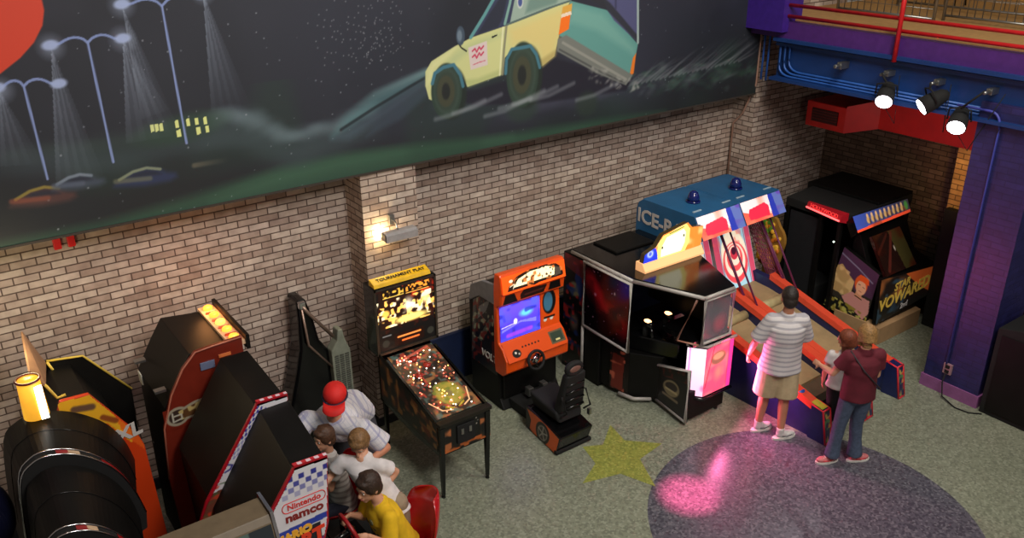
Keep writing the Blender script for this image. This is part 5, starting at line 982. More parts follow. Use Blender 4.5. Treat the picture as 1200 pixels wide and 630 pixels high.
    for a, b, pp in ((E_[1], E_[2], None),):
        C = [(a[0] + dx, y0, a[1] + .004), (b[0] + dx, y0, b[1] + .004), (b[0] + dx, y0 + .035, b[1] + .004), (a[0] + dx, y0 + .035, a[1] + .004)]
        MB().hexa([Vector(p) - Vector((0, 0, .05)) for p in C], C).build('edge_strip', KR, t)
        if pp: art('edge_print', C, pp, t, 260)
        else:
            def pr(c):
                c.fill((190, 40, 50))
                for i in range(8):
                    if i % 2: c.poly([(i * .03, 0), (i * .03 + .03, 0), (i * .03 + .03, .03), (i * .03, .03)], (226, 200, 210))
            art('edge_print', C, pr, t, 260)
    return t
kart(5.48, 6.40, 0.0, .03, 'further of the two kart racing cabinets, black canopy beside the seated small player', False)
kart(4.60, 5.475, -.09, -.0, 'nearer kart racing cabinet with checkered white side print, played by the person in yellow', True)
# --- curved hood cabinets at the left edge
hp = [(-.04, .0), (0.0, 1.30), (.08, 1.85), (.20, 1.99), (.36, 2.01), (.54, 1.955), (.70, 1.85), (.84, 1.70), (.94, 1.50), (1.0, 1.28), (.98, 1.15), (.82, 1.10), (.80, .0)]
def smooth(P, k=4):
    o = []; n = len(P)
    for i in range(n - 1):
        a, b, c, d = P[max(i - 1, 0)], P[i], P[i + 1], P[min(i + 2, n - 1)]
        for j in range(k):
            t_ = j / k; o.append(tuple(.5 * (2 * b[q] + (c[q] - a[q]) * t_ + (2 * a[q] - 5 * b[q] + 4 * c[q] - d[q]) * t_ ** 2 + (3 * b[q] - a[q] - 3 * c[q] + d[q]) * t_ ** 3) for q in (0, 1)))
    return o + [tuple(P[-1])]
arc = smooth(hp[1:10]); hp = [hp[0]] + arc + hp[10:]
def hood(y0, y1, n0, n1, lab):
    T0 = lambda x, z: (n0[0] + n0[1] * x, z * n0[2]); T1 = lambda x, z: (n1[0] + n1[1] * x, z * n1[2])
    arc_ = [T0(x, z) for x, z in arc]
    t = thing('hooded_cabinet', lab, 'arcade game', (.4, (y0 + y1) / 2, 0), 0, 'black hooded driving cabinets')
    inner = [(.0, 0), (.03, 1.28), (.10, 1.80), (.22, 1.93), (.36, 1.95), (.52, 1.90), (.67, 1.80), (.80, 1.66), (.89, 1.47), (.93, 1.28), (.9, 1.18), (.78, 1.08), (.78, 0)]
    inner = [inner[0]] + smooth(inner[1:10]) + inner[10:]
    MB().hexa([(T0(x, z)[0], y0 + .03, T0(x, z)[1]) for x, z in inner], [(T1(x, z)[0], y1, T1(x, z)[1]) for x, z in inner]).build('hood_body', BLACK, t)
    MB().prism([T0(x, z) for x, z in hp], 'y', y0, y0 + .03).build('side_panel', BLACKM, t)
    for yy in (y0 + .003, y0 + .075): MB().tube([(x, yy, z + .008) for x, z in arc_], .006, 6).build('chrome_trim', CHROME, t)
    A = [Vector((x, y0 + .008, z + .004)) for x, z in arc_]; n = len(A); m = MB()
    for i in range(n - 1):
        C = [A[i], A[i + 1], A[i + 1] + Vector((0, .06, 0)), A[i] + Vector((0, .06, 0))]; m.hexa([p - Vector((0, 0, .03)) for p in C], C)
    m.build('trim_base', BLACKM, t)
    for a_, b_, col in ((21, n - 1, (150, 24, 26)), (15, 17, (196, 170, 140)), (13, 15, (150, 40, 44))):
        mm = MB()
        for i in range(a_, b_): mm.hexa([A[i] + Vector((0, .008, .001)), A[i + 1] + Vector((0, .008, .001)), A[i + 1] + Vector((0, .055, .001)), A[i] + Vector((0, .055, .001))], [A[i] + Vector((0, .008, .004)), A[i + 1] + Vector((0, .008, .004)), A[i + 1] + Vector((0, .055, .004)), A[i] + Vector((0, .055, .004))])
        mm.build('trim_print', M('trim_ink_%d' % col[1], col, .3), t)
    for fy in (.18, .62):
        m = MB(); L_ = lambda x, z: tuple(T0(x, z)[q] * (1 - fy) + T1(x, z)[q] * fy for q in (0, 1))
        m.tube([(L_(x, z)[0], y0 + (y1 - y0) * fy, L_(x, z)[1] + .001) for x, z in inner[1:34]], .003, 5); m.build('hood_seam', BLACKG, t)
    MB().box((.5, y0 + .1, 0), (.5 + .3 * n0[1], y1 - .08, .08)).build('floor_base', BLACKM, t, .01)
    return t
h1 = hood(5.76, 6.46, (.05, .78, .985), (0, 1, 1), 'further black hooded driving cabinet, below the glowing yellow beacon')
h2 = hood(4.98, 5.72, (.06, .64, .94), (.05, .78, .985), 'nearer black hooded driving cabinet at the left edge with a red and white trim strip')
h3 = hood(4.48, 4.94, (.05, .55, .90), (.06, .64, .94), 'nearest black hooded driving cabinet, only its rounded chrome trim showing at the bottom edge')
MB().ball((-.08, 6.05, 1.5), (.13, .26, .22), 16, 10).build('speaker_bulge', M('blue_black_gloss', (14, 16, 34), .12), h1)
MB().ball((-.2, 5.3, 1.3), (.16, .30, .5), 16, 10).build('speaker_bulge', M('blue_black_gloss', (14, 16, 34), .12), h2)
# --- orange cabinet behind the hoods
t = thing('driving_cabinet', 'orange and yellow sided driving cabinet behind the black hoods, lettered XL', 'arcade game', (.7, 6.9, 0))
xp = [(.30, 0), (.34, 1.5), (.52, 1.96), (.72, 1.95), (.99, 1.50), (1.03, 1.36), (1.06, .45), (1.06, .0)]
profile_panel(xp, 6.50, 6.54, M('orange_laminate', (196, 58, 20), .4, vary=.06), 'side_panel', t)
def px(c):
    q = lambda x, z: (x - .5, z - .40)
    c.fill((198, 60, 20)); c.poly([q(.5, 1.6), q(.5, 2.0), q(.74, 1.97), q(1.0, 1.52), q(.94, 1.42), q(.80, 1.66)], (226, 170, 40)); c.poly([q(.84, 1.82), q(1.04, 1.5), q(1.04, 1.3), q(.9, 1.5)], (226, 96, 30), .8); c.line([q(.6, 1.86), q(.72, 1.84)], .05, (70, 50, 60), .8, .01); c.line([q(.78, 1.72), q(.86, 1.66)], .04, (120, 50, 30), .8, .01)
o = art('side_artwork', [(.5, 6.50, .40), (1.06, 6.50, .40), (1.06, 6.50, 2.0), (.5, 6.50, 2.0)], px, t, 110)
bm = bmesh.new(); bm.from_mesh(o.data); off = rootloc(t); P = [(x - off.x, z - off.z) for x, z in [(.5, .4), (.5, 1.94), (.52, 1.955), (.72, 1.945), (.985, 1.50), (1.025, 1.36), (1.055, .45), (1.055, .4)]]; kill = []
for f in bm.faces:
    c = f.calc_center_median(); ins = False; j = len(P) - 1
    for i in range(len(P)):
        if (P[i][1] > c.z) != (P[j][1] > c.z) and c.x < (P[j][0] - P[i][0]) * (c.z - P[i][1]) / (P[j][1] - P[i][1]) + P[i][0]: ins = not ins
        j = i
    if not ins: kill.append(f)
bmesh.ops.delete(bm, geom=kill, context='FACES'); bm.to_mesh(o.data); bm.free()
text('lettering', 'XL', (.935, 6.492, 1.52), (.8, 0, .15), (0, 0, 1), .17, M('ink_grey_white', (190, 186, 180), .5, vary=0), t, bold=.006)
profile_panel([(.40, 0), (.40, 1.5), (.56, 1.86), (.72, 1.84), (.90, 1.5), (.86, 1.2), (.86, 0)], 6.54, 7.30, BLACK, 'cabinet_body', t)
fp = [(.36, 0), (.40, 1.6), (.56, 1.92), (.83, 1.88), (1.15, 1.44), (1.14, 1.2), (1.08, 0)]
profile_panel(fp, 7.30, 7.34, BLACK, 'far_side_panel', t)
YG = M('yellow_edge', (206, 176, 70), .45)
MB().tube([(x, 7.30, z + .004) for x, z in fp[2:5]], .010, 6).build('edge_banding', YG, t)
MB().tube([tuple(at_y(*p, 7.26)) for p in ((55, 424), (64, 436), (72, 433))], .012, 6).build('marquee_bracket', YG, t)
MB().tube([tuple(at_y(*p, 6.66)) for p in ((53, 451), (67, 466), (77, 462))], .012, 6).build('marquee_bracket', YG, t)
q0, q1, q2, q3 = [np.array(at_y(*p)) for p in ((26, 388, 7.28), (54, 425, 7.28), (54, 452, 6.66), (35, 434, 6.70))]
MB().slab([tuple(q0), tuple(q3), tuple(q2), tuple(q1)], .015).build('marquee_board', M('hardboard', (150, 112, 84), .6), t)
# glowing beacon on top of the hood
t = h1
q = at_y(40, 474, 6.36); bx, bz = q[0], 2.0
cz0, cz1 = 1.985, float(at_y(40, 442, 6.36)[2])
MB().cyl((bx, 6.36, cz0), (bx, 6.36, cz1), .085, .075, 24).build('glowing_beacon', M('amber_beacon', (255, 176, 50), .4, emit=.9, vary=.15, scale=5), t)
MB().tube([(bx + .078 * math.cos(a), 6.36 + .078 * math.sin(a), cz1) for a in [2 * PI * k / 24 for k in range(24)]], .009, 6, close=True).build('beacon_rim', M('beacon_rim', (110, 30, 16), .4), t)
MB().box((bx + .02, 6.275, cz0), (bx + .07, 6.30, cz1 - .04)).build('white_tube', M('white_tube', (255, 252, 240), .4, emit=6, vary=0), t)
point('beacon_glow', (bx + .05, 6.9, cz1 + .15), 14, (1.0, .84, .5), .1)
# --- foreground cabinet at the bottom edge: top and lit header
t = thing('header_cabinet', 'taupe topped cabinet at the bottom edge with a green glowing header', 'arcade game', (.8, 4.3, 0))
TP = M('taupe_laminate', (104, 90, 70), .5)
MB().prism([(4.43, 0), (4.43, 2.05), (4.25, 2.04), (4.22, 2.0), (4.05, 1.55), (3.7, 1.2), (3.7, 0)], 'x', -.6, 1.27).build('cabinet_body', TP, t, .006)
for xa in (-.62, 1.27): MB().prism([(4.45, 0), (4.45, 2.07), (4.24, 2.06), (4.02, 1.55), (3.68, 1.2), (3.68, 0)], 'x', xa, xa + .02).build('side_trim', CHROME if xa > 0 else BLACK, t)
def ph(c):
    c.fill((26, 30, 32)); c.poly([(.0, .30), (1.3, .30), (1.7, .40), (1.7, .5), (0, .5)], (60, 74, 66), .8); c.ell(1.25, .22, .34, .2, (120, 170, 130), .9, .4); c.ell(1.27, .2, .28, .15, (236, 250, 240), 1, .12); c.ell(1.30, .17, .16, .10, (30, 36, 40), 1, .08); c.ell(1.30, .16, .11, .07, (220, 240, 226), 1, .1); c.poly([(.7, .25), (1.0, .3), (1.0, .38), (.75, .34)], (190, 230, 200), .9)
    for x in (1.63, 1.75): c.ell(x - .0, .33, .035, .02, (214, 226, 220), 1, .2)
art('lit_header', [(-.58, 4.05, 1.56), (1.26, 4.05, 1.56), (1.26, 4.22, 1.99), (-.58, 4.22, 1.99)], ph, t, 110, emit=.9, rough=.15)
# --- black stand with grey grille by the brick wall
t = thing('standing_machine', 'tall tapered black machine with a grey perforated front, standing against the brick wall', 'machine', (2.95, 7.6, 0))
sil = [(2.56, 0), (2.62, .60), (2.72, .95), (2.78, 1.2), (2.80, 1.5), (2.80, 1.74), (2.90, 1.74), (2.96, 1.5), (3.0, 1.25), (3.10, 1.08), (3.16, .6), (3.16, 0)]
MB().prism(sil, 'y', 7.48, 7.74).build('body', BLACKG, t, .03, seg=3)
gp = [(3.09, 0), (3.08, 1.12), (3.15, 1.22), (3.17, 1.34), (3.22, 1.34), (3.24, 1.22), (3.29, 1.08), (3.29, 0)]
GR = M('sage_grey_plastic', (134, 138, 122), .5)
gl = MB().prism(gp, 'y', 7.40, 7.52).build('grille_panel', GR, t, .01)
m = MB()
for i in range(3):
    for k in range(26): m.box((3.107 + i * .057, 7.392, .42 + k * .025), (3.150 + i * .057, 7.401, .432 + k * .025))
m.build('grille_slot', M('slot_dark', (78, 80, 72), .6), gl)
MB().tube([(2.84, 7.46, 1.70), (2.88, 7.44, 1.62), (3.12, 7.42, 1.28)], .018, 8).build('support_arm', M('satin_brown', (150, 126, 112), .3, .6), t)
MB().tube([(2.84, 7.46, 1.66), (2.86, 7.44, 1.25), (3.09, 7.42, .92)], .012, 8).build('support_arm', M('satin_brown', (150, 126, 112), .3, .6), t)
MB().box((2.81, 7.44, 1.66), (2.88, 7.49, 1.73)).build('cap', CHROME, t, .006)
o = MB().box((3.56, 7.53, .9), (3.575, 7.61, 1.0)).build('power_outlet', M('outlet_grey', (120, 112, 100), .4), None, .003); o.location.x -= .005; tag(o, 'small grey power outlet on the pilaster side behind the person in the red cap', 'outlet')

# red moulded chairs of the kart game
CH = M('red_moulded_plastic', (176, 18, 24), .25, vary=.05, coat=.4)
def chair(cx, cy, lab):
    t = thing('moulded_chair', lab, 'chair', (cx, cy, 0), 0, 'red moulded kart chairs')
    # shell: seat pan curving up to a winged back; opens towards -x
    rows = []
    prof = [(-.24, .44, .19), (-.10, .42, .22), (.04, .43, .24), (.14, .50, .25), (.19, .62, .26), (.22, .76, .25), (.25, .88, .20), (.26, .94, .12)]
    me_v = []; n = 13
    for (x, z, hw) in prof:
        for j in range(n):
            s = -1 + 2 * j / (n - 1); lift = .10 * abs(s) ** 3 if z < .6 else 0; fwd = -.12 * abs(s) ** 2.5 if z >= .5 else 0
            me_v.append((cx + x + fwd, cy + s * hw, z + lift))
    fs = [(i * n + j, i * n + j + 1, (i + 1) * n + j + 1, (i + 1) * n + j) for i in range(len(prof) - 1) for j in range(n - 1)]
    o = MB().add(me_v, fs, True).build('seat_shell', CH, t); md = o.modifiers.new('thickness', 'SOLIDIFY'); md.thickness = .02; md2 = o.modifiers.new('smooth', 'SUBSURF'); md2.levels = 1; md2.render_levels = 2
    MB().cyl((cx - .02, cy, .10), (cx - .02, cy, .41), .05, .04, 16).build('pedestal', BLACKG, t)
    MB().box((cx - .15, cy - .14, .10), (cx + .15, cy + .14, .13)).build('pedestal_foot', BLACKG, t, .006)
    return t
chair(2.66, 5.10, 'red moulded chair under the player in the yellow shirt')
chair(2.44, 5.92, 'red moulded chair under the small player in the pale striped shirt')

# ================================================================== PEOPLE
SKIN = M('skin', (206, 150, 120), .55, vary=.04, scale=8)
SKIN2 = M('skin_tanned', (190, 128, 98), .55, vary=.04, scale=8)
def remesh(name, mb, mat, par, vox=.008, it=3):
    me = mb.mesh(fix=False); me.transform(Matrix.Translation(-rootloc(par)))
    o = bpy.data.objects.new('tmp', me); COL.objects.link(o)
    r = o.modifiers.new('r', 'REMESH'); r.mode = 'VOXEL'; r.voxel_size = vox; r.use_smooth_shade = True
    s = o.modifiers.new('s', 'SMOOTH'); s.factor = .5; s.iterations = it
    nm = bpy.data.meshes.new_from_object(o.evaluated_get(bpy.context.evaluated_depsgraph_get())); bpy.data.objects.remove(o)
    nm.materials.clear(); nm.materials.append(mat)
    q = bpy.data.objects.new(name, nm); COL.objects.link(q); q.parent = par; nm.name = name
    nm.polygons.foreach_set('use_smooth', [True] * len(nm.polygons)); return q
def V(*a): return Vector(a)
def cap(m, p, q, r0, r1, n=14):
    m.tube([tuple(p), tuple(q)], [r0, r1], n); m.ball(tuple(p), r0, n, 8); m.ball(tuple(q), r1, n, 8)
def basis(f, u=None):
    f = f.normalized(); u = u or V(0, 0, 1); r = f.cross(u).normalized(); u2 = r.cross(f).normalized(); return r, f, u2
def rotm(r, f, u): return Matrix(((r[0], f[0], u[0]), (r[1], f[1], u[1]), (r[2], f[2], u[2])))
def hand(m, wrist, d, palm_n, s, curl, side):
    d = d.normalized(); n = (palm_n - d * palm_n.dot(d)).normalized(); a = d.cross(n).normalized() * side
    R3 = rotm(a, d, n); c = wrist + d * .045 * s
    m.ball(tuple(c), (.038 * s, .052 * s, .017 * s), 14, 8, R3)
    for i, (off, L) in enumerate(((-.026, .060), (-.009, .070), (.009, .066), (.025, .052))):
        b = wrist + d * .082 * s + a * off * s; c1 = curl * .9
        d1 = (d * math.cos(c1 * .5) + n * math.sin(c1 * .5)); d2 = (d * math.cos(c1 * 1.3) + n * math.sin(c1 * 1.3)); d3 = (d * math.cos(c1 * 2) + n * math.sin(c1 * 2))
        p1 = b + d1 * L * .5 * s; p2 = p1 + d2 * L * .32 * s; p3 = p2 + d3 * L * .26 * s
        cap(m, b - d * .02 * s, p1, .0092 * s, .0088 * s, 8); cap(m, p1, p2, .0088 * s, .008 * s, 8); cap(m, p2, p3, .008 * s, .007 * s, 8)
    t0 = wrist + d * .02 * s - a * .028 * s; t1 = t0 + (d * .6 - a * .7 + n * .3).normalized() * .042 * s; t2 = t1 + (d * .9 - a * .1 + n * .5 * (1 + curl)).normalized() * .032 * s
    cap(m, t0, t1, .013 * s, .0105 * s, 8); cap(m, t1, t2, .0105 * s, .0085 * s, 8)
def person(lab, J, s, skin, face, hair_col, hair='short', group=None):
    """J: world joints. face: direction the face looks. s: size scale (1 = 1.75 m adult)"""
    root = thing('person', lab, 'person', tuple(J['base']), 0, group)
    m = MB(); hc = J['head']; r, f, u = basis(face); R3 = rotm(r, f, u); k = J.get('hs', s)
    # head
    m.ball(tuple(hc + u * .02 * k), (.076 * k, .094 * k, .100 * k), 20, 14, R3); m.ball(tuple(hc - u * .045 * k + f * .022 * k), (.056 * k, .066 * k, .070 * k), 16, 12, R3)
    m.ball(tuple(hc - u * .095 * k + f * .060 * k), (.028 * k, .024 * k, .022 * k), 12, 8, R3)
    m.tube([tuple(hc + f * .085 * k + u * .012 * k), tuple(hc + f * .108 * k - u * .028 * k)], [.009 * k, .015 * k], 10); m.ball(tuple(hc + f * .104 * k - u * .03 * k), (.017 * k, .015 * k, .012 * k), 10, 8, R3)
    m.ball(tuple(hc + f * .088 * k - u * .062 * k), (.027 * k, .012 * k, .010 * k), 10, 6, R3); m.ball(tuple(hc + f * .082 * k + u * .03 * k), (.05 * k, .014 * k, .012 * k), 12, 6, R3)
    for sd in (-1, 1): m.ball(tuple(hc + r * sd * .077 * k - f * .006 * k - u * .012 * k), (.010 * k, .020 * k, .030 * k), 10, 8, R3)
    nb = J['neck']; cap(m, nb, hc - u * .06 * k - f * .018 * k, .056 * s, .050 * k)
    sl, sr, pl, pr = J['shL'], J['shR'], J['hipL'], J['hipR']; ch = (sl + sr) / 2; pv = (pl + pr) / 2
    ax = (sr - sl).normalized(); up = (ch - pv).normalized(); fw = up.cross(ax).normalized(); RT = rotm(ax, fw, up)
    cap(m, sl, sr, .062 * s, .062 * s); m.ball(tuple(ch - up * .12 * s), (.165 * s, .115 * s, .17 * s), 18, 12, RT); m.ball(tuple((ch + pv) / 2), (.145 * s, .10 * s, .17 * s), 18, 12, RT); m.ball(tuple(pv), (.165 * s, .12 * s, .12 * s), 18, 12, RT)
    cap(m, (ch + nb) / 2, nb, .07 * s, .056 * s)
    for sd, S_, E_, H_, q in ((-1, 'shL', 'elL', 'haL', 'cuL'), (1, 'shR', 'elR', 'haR', 'cuR')):
        S1, E1, H1 = J[S_], J[E_], J[H_]
        cap(m, S1, E1, .050 * s, .037 * s); cap(m, E1, E1 * .7 + H1 * .3, .037 * s, .038 * s); cap(m, E1 * .7 + H1 * .3, H1, .038 * s, .024 * s)
        d = J.get('hd' + S_[-1], (H1 - E1)).normalized(); hand(m, H1, d, J.get('pn' + S_[-1], V(0, 0, -1) * .6 - ax * sd), s, J.get(q, .5), sd)
    for L_ in 'LR':
        h, kn, an = J['hip' + L_], J['kn' + L_], J['an' + L_]
        cap(m, h, kn, .085 * s, .056 * s); cap(m, kn, kn * .65 + an * .35, .055 * s, .056 * s); cap(m, kn * .65 + an * .35, an, .056 * s, .036 * s)
        ft = J['ft' + L_].normalized(); m.tube([tuple(an - V(0, 0, .03 * s)), tuple(an + ft * .14 * s - V(0, 0, .055 * s))], [.035 * s, .026 * s], 10)
    remesh('body', m, skin, root, .0075, 2)
    # face details
    for sd in (-1, 1):
        e = hc + r * sd * .031 * k + f * .083 * k + u * .004 * k
        MB().ball(tuple(e), (.011 * k, .006 * k, .005 * k), 10, 6, R3).build('eye', M('eye_white', (226, 222, 216), .3), root); MB().ball(tuple(e + f * .005 * k), (.0045 * k, .004 * k, .0045 * k), 8, 6, R3).build('iris', M('iris_dark', (40, 28, 20), .2), root)
        MB().tube([tuple(hc + r * sd * .014 * k + f * .096 * k + u * .026 * k), tuple(hc + r * sd * .032 * k + f * .095 * k + u * .031 * k), tuple(hc + r * sd * .050 * k + f * .084 * k + u * .025 * k)], .0025 * k, 6).build('eyebrow', M('brow_%d_%d' % (hair_col[0], hair_col[2]), tuple(int(q * .5 + 80) for q in hair_col), .8), root)
    MB().tube([tuple(hc + r * -.022 * k + f * .093 * k - u * .062 * k), tuple(hc + f * .101 * k - u * .061 * k), tuple(hc + r * .022 * k + f * .093 * k - u * .062 * k)], .0045 * k, 6).build('mouth', M('lips', (150, 70, 64), .5), root)
    HM = M('hair_%d_%d' % (hair_col[0], hair_col[2]), hair_col, .6, vary=.35, scale=60, bump=.6)
    h = MB()
    if hair == 'short' or hair == 'crop':
        g = .006 if hair == 'crop' else .016
        h.ball(tuple(hc + u * .035 * k - f * .014 * k), ((.078 + g) * k, (.092 + g * .7) * k, (.092 + g) * k), 20, 14, R3); h.ball(tuple(hc - u * .02 * k - f * .045 * k), ((.070 + g) * k, (.055 + g) * k, (.075 + g) * k), 16, 12, R3)
        if hair == 'short':
            h.ball(tuple(hc + u * .080 * k + f * .050 * k), (.066 * k, .050 * k, .036 * k), 14, 8, R3)
            for sd in (-1, 1): h.ball(tuple(hc + r * sd * .074 * k + u * .01 * k + f * .02 * k), (.014 * k, .026 * k, .04 * k), 10, 8, R3)
            for q in range(14):
                a = q * 2.4; h.ball(tuple(hc + u * (.10 + .02 * math.sin(q)) * k + r * .05 * math.cos(a) * k + f * (.05 * math.sin(a) - .01) * k), (.02 * k, .026 * k, .016 * k), 8, 6, R3)
    if hair in ('bob', 'long'):
        h.ball(tuple(hc + u * .035 * k - f * .014 * k), (.096 * k, .106 * k, .100 * k), 20, 14, R3)
        L = .12 if hair == 'bob' else .22
        h.tube([tuple(hc + u * .03 * k - f * .02 * k), tuple(hc - u * .06 * k - f * .035 * k), tuple(hc - V(0, 0, L * k) - f * .045 * k)], [.098 * k, .094 * k, (.078 if hair == 'bob' else .05) * k], 16)
        for sd in (-1, 1): h.tube([tuple(hc + r * sd * .078 * k + u * .03 * k), tuple(hc + r * sd * .084 * k - u * .05 * k), tuple(hc + r * sd * .07 * k - V(0, 0, (L - .01) * k))], [.026 * k, .028 * k, .018 * k], 8)
    remesh('hair', h, HM, root, .009, 1)
    J['_'] = (root, s, k, r, f, u, R3, RT, ax, fw, up, ch, pv)
    return root
def tee(J, mat, name='shirt', long=.06, loose=.03, sleeve=.6, flare=1.1):
    root, s, k, r, f, u, R3, RT, ax, fw, up, ch, pv = J['_']; m = MB(); g = loose
    cap(m, J['shL'] - up * .01, J['shR'] - up * .01, .066 * s + g * .4, .066 * s + g * .4)
    m.ball(tuple(ch - up * .12 * s), (.172 * s + g, .120 * s + g, .17 * s), 20, 12, RT)
    # trunk as an elliptical tube ending in a clean hem
    vs = []; fs = []; n = 28; dn = -up if J.get('hang') is None else J['hang']
    lv = [(ch - up * .06 * s, .17, .115), (ch - up * .18 * s, .168, .125), ((ch + pv) / 2, .156, .118), (pv + up * .03 * s, .168, .13), (pv + dn * long, .172 * flare, .135 * flare)]
    for i, (c, a, b) in enumerate(lv):
        for j in range(n):
            t_ = 2 * PI * j / n; rr = 1 + .04 * math.sin(5 * t_ + i) * (i / 4)
            vs.append(c + ax * (a * s + g) * math.cos(t_) * rr + fw * (b * s + g) * math.sin(t_) * rr)
    for i in range(len(lv) - 1):
        for j in range(n): fs.append((i * n + j, i * n + (j + 1) % n, (i + 1) * n + (j + 1) % n, (i + 1) * n + j))
    fs += [tuple(range(n)), tuple(range((len(lv) - 1) * n, len(lv) * n))[::-1]]; m.add(vs, fs, True)
    for S_, E_ in (('shL', 'elL'), ('shR', 'elR')):
        S1, E1 = J[S_], J[E_]; q = S1.lerp(E1, sleeve); m.ball(tuple(S1), .060 * s + g * .5, 12, 8); m.tube([tuple(S1), tuple(S1.lerp(E1, sleeve * .5)), tuple(q)], [.060 * s + g * .5, .058 * s + g * .7, .056 * s + g * .9], 16)
    m.tube([tuple(J['neck'] - up * .05 * s), tuple(J['neck'] + up * .005)], [.09 * s, .064 * s], 16)
    return remesh(name, m, mat, root, .010, 3)
def trousers(J, mat, to=1.0, loose=.014, name='trousers', flare=1.0):
    root, s, k, r, f, u, R3, RT, ax, fw, up, ch, pv = J['_']; m = MB()
    m.ball(tuple(pv), (.170 * s + loose, .126 * s + loose, .13 * s), 18, 12, RT)
    for L_ in 'LR':
        h, kn, an = J['hip' + L_], J['kn' + L_], J['an' + L_]
        if to <= 1: e = h.lerp(kn, to); m.tube([tuple(h), tuple(e)], [.092 * s + loose, (.092 - .030 * to) * s + loose * 1.8 * flare], 16); m.ball(tuple(h), .092 * s + loose, 14, 8)
        else:
            e = kn.lerp(an, min(1.08, to - 1)); m.ball(tuple(h), .09 * s + loose, 14, 8); m.tube([tuple(h), tuple(kn)], [.090 * s + loose, .062 * s + loose], 16); m.ball(tuple(kn), .062 * s + loose, 14, 8); m.tube([tuple(kn), tuple(kn.lerp(e, .5)), tuple(e)], [.062 * s + loose, .058 * s + loose, .052 * s * flare + loose], 16)
    return remesh(name, m, mat, root, .010, 2)
def shoes(J, mat, sole, trim=None):
    root, s = J['_'][0], J['_'][1]
    for L_ in 'LR':
        an = J['an' + L_]; ft = J['ft' + L_].normalized(); a = V(ft.y, -ft.x, 0); R_ = rotm(a, ft, V(0, 0, 1)); z0 = J.get('fz', 0.0)
        b = V(an.x, an.y, z0)
        m = MB().ball(tuple(b + ft * .02 * s + V(0, 0, .055 * s)), (.042 * s, .07 * s, .05 * s), 14, 10, R_).ball(tuple(b + ft * .10 * s + V(0, 0, .042 * s)), (.046 * s, .085 * s, .036 * s), 14, 10, R_).tube([tuple(b + V(0, 0, .05 * s)), tuple(b + V(0, 0, .095 * s))], [.045 * s, .043 * s], 14)
        sh = remesh('shoe', m, mat, root, .008, 2)
        vs = []
        o2 = [(math.cos(t_) * (.046 + .006 * (math.sin(t_) > 0)) * s, (math.sin(t_) * .142 + .052) * s) for t_ in [2 * PI * q / 24 for q in range(24)]]
        MB().hexa([tuple(b + a * x + ft * y + V(0, 0, .001)) for x, y in o2], [tuple(b + a * x + ft * y + V(0, 0, .024 * s)) for x, y in o2]).build('sole', sole, sh)
        if trim is not None:
            for q in (-1, 1): MB().tube([tuple(b + a * q * .043 * s + ft * .0 + V(0, 0, .05 * s)), tuple(b + a * q * .047 * s + ft * .06 * s + V(0, 0, .04 * s)), tuple(b + a * q * .044 * s + ft * .12 * s + V(0, 0, .05 * s))], .005 * s, 6).build('shoe_stripe', trim, sh)
        m = MB()
        for q in range(3): m.tube([tuple(b - a * .022 * s + ft * (.06 + q * .022) * s + V(0, 0, (.084 - q * .006) * s)), tuple(b + a * .022 * s + ft * (.06 + q * .022) * s + V(0, 0, (.084 - q * .006) * s))], .0035 * s, 6)
        m.build('lace', M('lace_white', (220, 220, 216), .7), sh)
def W(px, py, z): p = at_z(px, py, z); return V(*p)
def stripe_mat(name, c1, c2, period, axis=2, duty=.5, rough=.8):
    m = bpy.data.materials.new(name); m.use_nodes = True; nt = m.node_tree; b = nt.nodes['Principled BSDF']; L = nt.links
    tc = nt.nodes.new('ShaderNodeTexCoord'); sp = nt.nodes.new('ShaderNodeSeparateXYZ'); L.new(tc.outputs['Object'], sp.inputs[0])
    d = nt.nodes.new('ShaderNodeMath'); d.operation = 'DIVIDE'; d.inputs[1].default_value = period; L.new(sp.outputs[axis], d.inputs[0])
    fr = nt.nodes.new('ShaderNodeMath'); fr.operation = 'FRACT'; L.new(d.outputs[0], fr.inputs[0])
    rp = nt.nodes.new('ShaderNodeValToRGB'); rp.color_ramp.interpolation = 'CONSTANT'; e = rp.color_ramp.elements; e[0].color = (*lin(c1), 1); e[1].position = duty; e[1].color = (*lin(c2), 1)
    L.new(fr.outputs[0], rp.inputs['Fac']); L.new(rp.outputs['Color'], b.inputs['Base Color']); b.inputs['Roughness'].default_value = rough; return m
